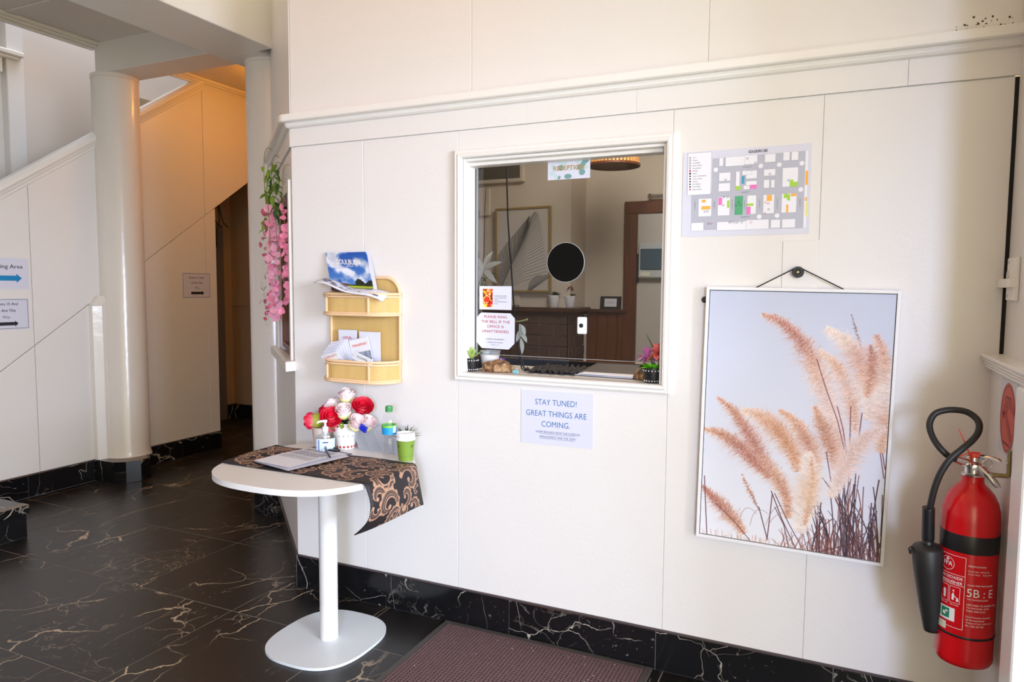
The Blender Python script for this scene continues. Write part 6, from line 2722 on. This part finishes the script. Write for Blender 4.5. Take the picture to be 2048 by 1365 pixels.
# ================================================================== fire extinguisher on its bracket
EX, EY = 2.687, -.285
t = thing('fire_extinguisher', 'red CO2 fire extinguisher with a black band hung on the right return wall', 'fire extinguisher', (EX, EY, .40))
ER = .0715
bm = B()
EC = Vector((EX, EY, 0))
lathe(bm, [(.001, .398), (.055, .398), (.066, .402), (.0712, .412), (ER, .425), (ER, .815), (.0700, .838), (.0645, .862), (.054, .885), (.040, .902), (.030, .912), (.0275, .920), (.0275, .934), (.001, .934)], EC, 56, cap=False)
build('cylinder', bm, M['red'], t, smooth=True, autosm=50)
bm = B()
lathe(bm, [(ER + .0005, .728), (ER + .0007, .729), (ER + .0007, .777), (ER + .0005, .778)], EC, 56, cap=False)
build('black_band', bm, M['black'], t, smooth=True)
bm = B()
lathe(bm, [(ER + .0003, .486), (ER + .0012, .487), (ER + .0012, .492), (ER + .0003, .493)], EC, 56, cap=False)
build('strap_line', bm, M['black'], t, smooth=True)
bm = B()
lathe(bm, [(.0285, .934), (.0295, .936), (.0295, .939), (.026, .941), (.022, .942), (.022, .956), (.0255, .958), (.0255, .966), (.02, .968), (.017, .972), (.017, .992), (.012, .996), (.001, .996)], EC, 28, cap=False)
tube(bm, [EC + Vector((0, 0, .968)), EC + Vector((-.03, -.006, .972)), EC + Vector((-.045, -.01, .978))], [.013, .012, .0105], 14)
lathe(bm, [(.001, -.014), (.009, -.013), (.009, .013), (.001, .014)], EC + Vector((.0, -.02, .962)), 6, cap=False, axis=Matrix.Rotation(PI / 2, 3, 'X'))
build('valve', bm, M['chrome'], t, smooth=True, autosm=35)


def lever(name, p0, p1, w0, w1, th):
    bm = B()
    d = (p1 - p0)
    s_ = Vector((d.y, -d.x, 0)).normalized()
    rows = []
    up = d.cross(s_).normalized()
    if up.z < 0:
        up = -up
    for q, ww, hh in ((0, w0, .6), (.2, w0 * 1.1, 1), (.6, (w0 + w1) / 2, 1), (.92, w1, .8), (1, w1 * .6, .3)):
        c = p0 + d * q + up * .004 * math.sin(q * PI)
        rows.append([bm.verts.new(c + s_ * ww * a + up * th * hh * b) for a, b in ((-1, -.9), (-1, .2), (-.6, .9), (.6, .9), (1, .2), (1, -.9), (.75, -.9), (.7, .3), (-.7, .3), (-.75, -.9))])
    for a, b in zip(rows, rows[1:]):
        for i in range(10):
            bm.faces.new((a[i], a[(i + 1) % 10], b[(i + 1) % 10], b[i]))
    bm.faces.new(rows[0])
    bm.faces.new(rows[-1][::-1])
    bmesh.ops.recalc_face_normals(bm, faces=list(bm.faces))
    build(name, bm, M['chrome'], t, smooth=True, autosm=40)


lever('squeeze_lever', EC + Vector((-.012, .0, .992)), EC + Vector((.055, -.05, .990)), .009, .0075, .006)
lever('carry_handle', EC + Vector((.0, -.012, .974)), EC + Vector((.05, -.068, .922)), .0085, .0095, .006)
bm = B()
tube(bm, [EC + Vector((.028, -.02, .975)) + Vector((.012 * math.cos(a), -.004, .012 * math.sin(a))) for a in [i * 2 * PI / 16 for i in range(16)]], .0018, 6, closed=True)
build('pin_ring', bm, M['chrome'], t)
bm = B()
tube(bm, [EC + Vector((-.005, -.016, .965)), EC + Vector((-.012, -.02, .99)), EC + Vector((-.028, -.03, 1.03)), EC + Vector((-.046, -.035, 1.068))], [.0022, .002, .0018, .0010], 6)
tube(bm, [EC + Vector((-.045, -.02, .985)), EC + Vector((-.02, -.022, .998)), EC + Vector((-.004, -.022, 1.003)), EC + Vector((.012, -.012, .995))], .0016, 6)
box(bm, EC + Vector((-.012, -.026, .988)), EC + Vector((.012, -.014, 1.004)), .003)
build('safety_seal', bm, M['seal'], t)
# hose loop
hp = [(2.642, -.295, .976), (2.622, -.30, .986), (2.600, -.295, 1.008), (2.584, -.275, 1.035), (2.578, -.26, 1.065), (2.590, -.25, 1.093), (2.615, -.247, 1.106), (2.645, -.25, 1.110), (2.672, -.262, 1.106), (2.692, -.28, 1.088), (2.692, -.30, 1.064), (2.676, -.32, 1.040), (2.650, -.335, 1.015), (2.622, -.343, .985), (2.602, -.343, .945), (2.590, -.338, .90), (2.584, -.33, .855), (2.581, -.32, .82)]


bm = B()
tube(bm, spline(hp), .0088, 14)
build('hose', bm, M['rubber'], t)
bm = B()
g0, g1 = Vector((2.580, -.318, .835)), Vector((2.584, -.305, .742))
k = 30
tube(bm, [g0 + (g1 - g0) * i / k for i in range(k + 1)], [.0165 - (.0015 if i % 2 else 0) for i in range(k + 1)], 20)
tube(bm, [g1, g1 + Vector((.001, .002, -.03))], .0150, 20)
build('hose_grip', bm, M['black'], t)
bm = B()
h0, h1 = Vector((2.583, -.303, .728)), Vector((2.608, -.290, .470))
hs = [(0, .012), (.015, .024), (.035, .0375), (.06, .041), (.3, .0395), (.7, .031), (.96, .0235), (1, .022)]
tube(bm, [h0 + (h1 - h0) * q for q, _ in hs], [r for _, r in hs], 28)
tube(bm, [h0 + Vector((-.038, -.01, -.012)), h0 + Vector((-.044, -.012, -.02)), h0 + Vector((-.042, -.012, -.034))], [.003, .005, .003], 8)
build('horn', bm, M['rubber'], t)
# printed label, wrapped on the cylinder


def ex_map(u, v, c):
    a = math.radians(-103) + u / ER
    return EC + Vector(((ER + .0006 + c) * math.cos(a), (ER + .0006 + c) * math.sin(a), v))


def exline(bm, u0, v0, u1, v1, wd):
    n_ = max(1, int(abs(u1 - u0) / .006))
    for i in range(n_):
        a, b = u0 + (u1 - u0) * i / n_, u0 + (u1 - u0) * (i + 1) / n_
        va, vb = v0 + (v1 - v0) * i / n_, v0 + (v1 - v0) * (i + 1) / n_
        if abs(u1 - u0) < 1e-6:
            q = [(u0 - wd, v0), (u0 + wd, v0), (u0 + wd, v1), (u0 - wd, v1)]
        else:
            q = [(a, va - wd), (b, vb - wd), (b, vb + wd), (a, va + wd)]
        bm.faces.new([bm.verts.new(ex_map(x, y, .0002)) for x, y in q])


bm = B()
for v in (.716, .663, .634, .512):
    exline(bm, -.085, v, .0, v, .0006)
exline(bm, 0, .512, 0, .716, .0006)
for u0, u1 in ((-.062, -.040), (-.036, -.010)):
    for v in (.628, .582):
        exline(bm, u0, v, u1, v, .0005)
    exline(bm, u0, .582, u0, .628, .0005)
    exline(bm, u1, .582, u1, .628, .0005)
build('label_border', bm, M['print_white'], t)
bm = B()
T = lambda s_, u, v, h, al='LEFT', sx=1, bd=.01: text(bm, None, s_, u, v, h, .0004, 0, al, sx, 0, bd, ex_map)
T('CARBON DIOXIDE', -.005, .650, .0082, 'RIGHT', .95, .02)
T('EXTINGUISHER', -.005, .637, .0082, 'RIGHT', .95, .02)
T('FPA', -.046, .684, .013, 'CENTER', .9, .04)
T('SPECIFICATIONS', .006, .694, .0042, bd=.02)
T('Model No:  FPA5CO2', .006, .680, .0042, bd=.02)
T('Gross Mass:    9.5kg Nom', .006, .672, .0042, bd=.02)
T('CLASS AND FIRE RATING', .006, .641, .0042, bd=.02)
T('5B : E', .004, .610, .0235, sx=.92, bd=.004)
T('TEST PRESSURE RATING', .006, .601, .0036, bd=.02)
for i, s_ in enumerate(('CERTIFIED TO AS/NZS 1841.6', 'TO PRESSURE: 25MPa', 'TARE: 0002 03 03', '', 'Fire Protection Australia', '23 Phoenix Street', 'Wetherill Park NSW 2125', 'Ph: 1300 247 700')):
    if s_:
        T(s_, .006, .585 - i * .0085, .0046, bd=.02)
T('READ LABEL', -.051, .575, .0028, 'CENTER')
T('USE ON FIRE', -.023, .575, .0028, 'CENTER')
build('lettering', bm, M['print_white'], t)
bm = B()


def expoly(bm, pts, c=.0004):
    bm.faces.new([bm.verts.new(ex_map(x, y, c)) for x, y in pts])


# emblem: a ring with a flame tongue, and the two instruction pictograms
for i in range(24):
    a, b = 2 * PI * i / 24, 2 * PI * (i + 1) / 24
    expoly(bm, [(-.046 + .019 * math.cos(a), .690 + .019 * math.sin(a)), (-.046 + .019 * math.cos(b), .690 + .019 * math.sin(b)), (-.046 + .0178 * math.cos(b), .690 + .0178 * math.sin(b)), (-.046 + .0178 * math.cos(a), .690 + .0178 * math.sin(a))])
expoly(bm, [(-.052, .701), (-.046, .7075), (-.041, .701), (-.046, .698)])
expoly(bm, [(-.030, .590), (-.024, .590), (-.0235, .604), (-.026, .612), (-.030, .605)])
expoly(bm, [(-.028, .614), (-.024, .614), (-.024, .619), (-.028, .619)])
expoly(bm, [(-.023, .601), (-.016, .594), (-.0155, .596), (-.023, .604)])
expoly(bm, [(-.019, .588), (-.012, .588), (-.013, .595), (-.0155, .600), (-.018, .595)])
expoly(bm, [(-.054, .590), (-.048, .590), (-.047, .612), (-.051, .617), (-.055, .612)])
build('pictogram', bm, M['print_white'], t)
bm = B()
for i in range(8):
    u0, u1 = -.085 + .065 * i / 8, -.085 + .065 * (i + 1) / 8
    expoly(bm, [(u0, .528), (u1, .528), (u1, .566), (u0, .566)], .0003)
build('white_panel', bm, M['print_white'], t)
bm = B()
for u0, u1 in ((-.058, -.034), (-.082, -.062)):
    for i in range(3):
        a, b = u0 + (u1 - u0) * i / 3, u0 + (u1 - u0) * (i + 1) / 3
        expoly(bm, [(a, .534), (b, .534), (b, .562), (a, .562)], .0005)
build('green_panel', bm, M['green_print'], t)
bm = B()
expoly(bm, [(-.054, .543), (-.048, .540), (-.044, .543), (-.046, .550), (-.052, .551)], .0007)
expoly(bm, [(-.047, .552), (-.042, .556), (-.038, .553), (-.040, .549)], .0007)
build('white_mark', bm, M['print_white'], t)
bm = B()
for i in range(4):
    u0, u1 = -.078 + .036 * i / 4, -.078 + .036 * (i + 1) / 4
    expoly(bm, [(u0, .500), (u1, .500), (u1, .522), (u0, .522)], .0004)
build('pale_label', bm, M['pale_label'], t)
# bracket
t = thing('extinguisher_bracket', 'small brass angle bracket carrying the extinguisher on the return wall', 'bracket', (2.76, -.32, .95))
bm = B()
box(bm, (2.758, -.334, .948), (2.7645, -.312, 1.022), .003)
box(bm, (2.715, -.332, .944), (2.762, -.314, .954), .003)
build('angle', bm, M['brass'], t)
bm = B()
for z in (1.008, .985):
    lathe(bm, [(.001, -.003), (.005, -.002), (.005, .001)], (2.757, -.323, z), 12, cap=False, axis=Matrix.Rotation(PI / 2, 3, 'Y'))
    build('screw', bm, M['chrome'], t)
    bm = B()
bm.free()
# CO2 sticker
FRs = Fr((2.7645, -.262, 1.098), (0, -1, 0), (0, 0, 1)).rot(.02)
t = thing('extinguisher_sticker', 'round red CO2 sticker on a pale square above the extinguisher bracket', 'sticker', FRs(0, -.1, 0))
bm = B()
fbox(bm, FRs, -.1, .1, -.105, .105, 0, .0006)
build('backing', bm, M['sticker_pale'], t)
bm = B()
fell(bm, FRs, 0, 0, .092, .098, .001, 0, 48)
build('red_disc', bm, M['sticker_red'], t)
bm = B()
fring(bm, FRs, 0, 0, .086, .084, .0014, 0, 48, sq=1.06)
text(bm, FRs, 'CO2', 0, .035, .026, .0014, sx=1.0, bold=.02)
text(bm, FRs, 'FIRE', -.035, .024, .010, .0014, bold=.02)
text(bm, FRs, 'EXTINGUISHER', 0, -.076, .008, .0014, bold=.02)
build('lettering', bm, M['sticker_ink'], t)
bm = B()
path = [(-.062, -.005), (-.05, .016), (-.028, .008), (0, -.016), (.03, -.042), (.052, -.055)]
path2 = [(-.03, .02), (0, .036), (.03, .038), (.06, .03), (.078, .022)]
for pz, (pp_, wd_) in enumerate(((path, .012), (path2, .011))):
    for (xa, ya), (xb, yb) in zip(pp_, pp_[1:]):
        L_ = math.hypot(xb - xa, yb - ya)
        nx_, ny_ = -(yb - ya) / L_ * wd_, (xb - xa) / L_ * wd_
        fpoly(bm, FRs, [(xa - nx_, ya - ny_), (xb - nx_, yb - ny_), (xb + nx_, yb + ny_), (xa + nx_, ya + ny_)], .0016 + .0001 * pz)
build('extinguisher_mark', bm, M['sticker_dark'], t)

# ---- bolt latch on the upper right leaf
t = thing('surface_bolt', 'white painted surface bolt latch crossing the dark gap on the right', 'latch', (2.79, -.06, 1.42))
bm = B()
box(bm, (2.779, -.16, 1.422), (2.793, -.062, 1.548), .003)
build('back_plate', bm, M['trim'], t)
bm = B()
box(bm, (2.765, -.16, 1.46), (2.783, -.001, 1.486), .002)
build('bolt_bar', bm, M['trim'], t)
bm = B()
for z in (1.436, 1.534):
    lathe(bm, [(.001, -.003), (.005, -.0025), (.005, .001)], (2.779, -.085, z), 12, cap=False, axis=Matrix.Rotation(PI / 2, 3, 'Y'))
    build('screw', bm, M['chrome'], t)
    bm = B()
tube(bm, [Vector((2.777, -.082 + .008 * math.cos(a), 1.497 + .012 * math.sin(a))) for a in [i * 2 * PI / 14 for i in range(14)]], .0016, 6, closed=True)
build('ring', bm, M['chrome'], t)

# ---- black cables dangling under the stairs
bm = B()
for pts in ([(-2.80, 2.10, 2.14), (-2.80, 2.12, 2.05), (-2.80, 2.2, 1.98)], [(-2.80, 2.16, 2.2), (-2.80, 2.18, 2.05), (-2.80, 2.15, 1.95), (-2.80, 2.14, 1.8)], [(-2.80, 2.05, 2.1), (-2.80, 2.08, 2.06), (-2.80, 2.10, 2.04)], [(-2.80, 2.18, 2.18), (-2.80, 2.22, 2.04), (-2.80, 2.28, 1.99)]):
    tube(bm, spline(pts), .006, 6)
o = build('dangling_cable', bm, M['cord'])
tag(o, 'black cables dangling under the stairs at the passage opening', 'cable', kind='stuff')
# dark specks of grime in the top right corner
bm = B()
gr = random.Random(2)
for k in range(26):
    x, z = gr.uniform(2.62, 2.775), 2.242 + abs(gr.gauss(0, .02))
    lathe(bm, [(.0002, .0004), (gr.uniform(.0014, .0034), .001), (.0002, .002)], (x, -.0, z), 7, cap=False, axis=Matrix.Rotation(PI / 2, 3, 'X') @ Matrix.Diagonal((1, gr.uniform(.4, 1.4), 1)))
for x, z in ((1.275, 2.2335),):
    box(bm, (x, -.03, z - .002), (x + .006, -.024, z + .004))
o = build('grime_specks', bm, mat('grime', S(74, 58, 44), .9))
tag(o, 'small dark specks of grime above the picture rail in the right corner', 'grime', kind='stuff')
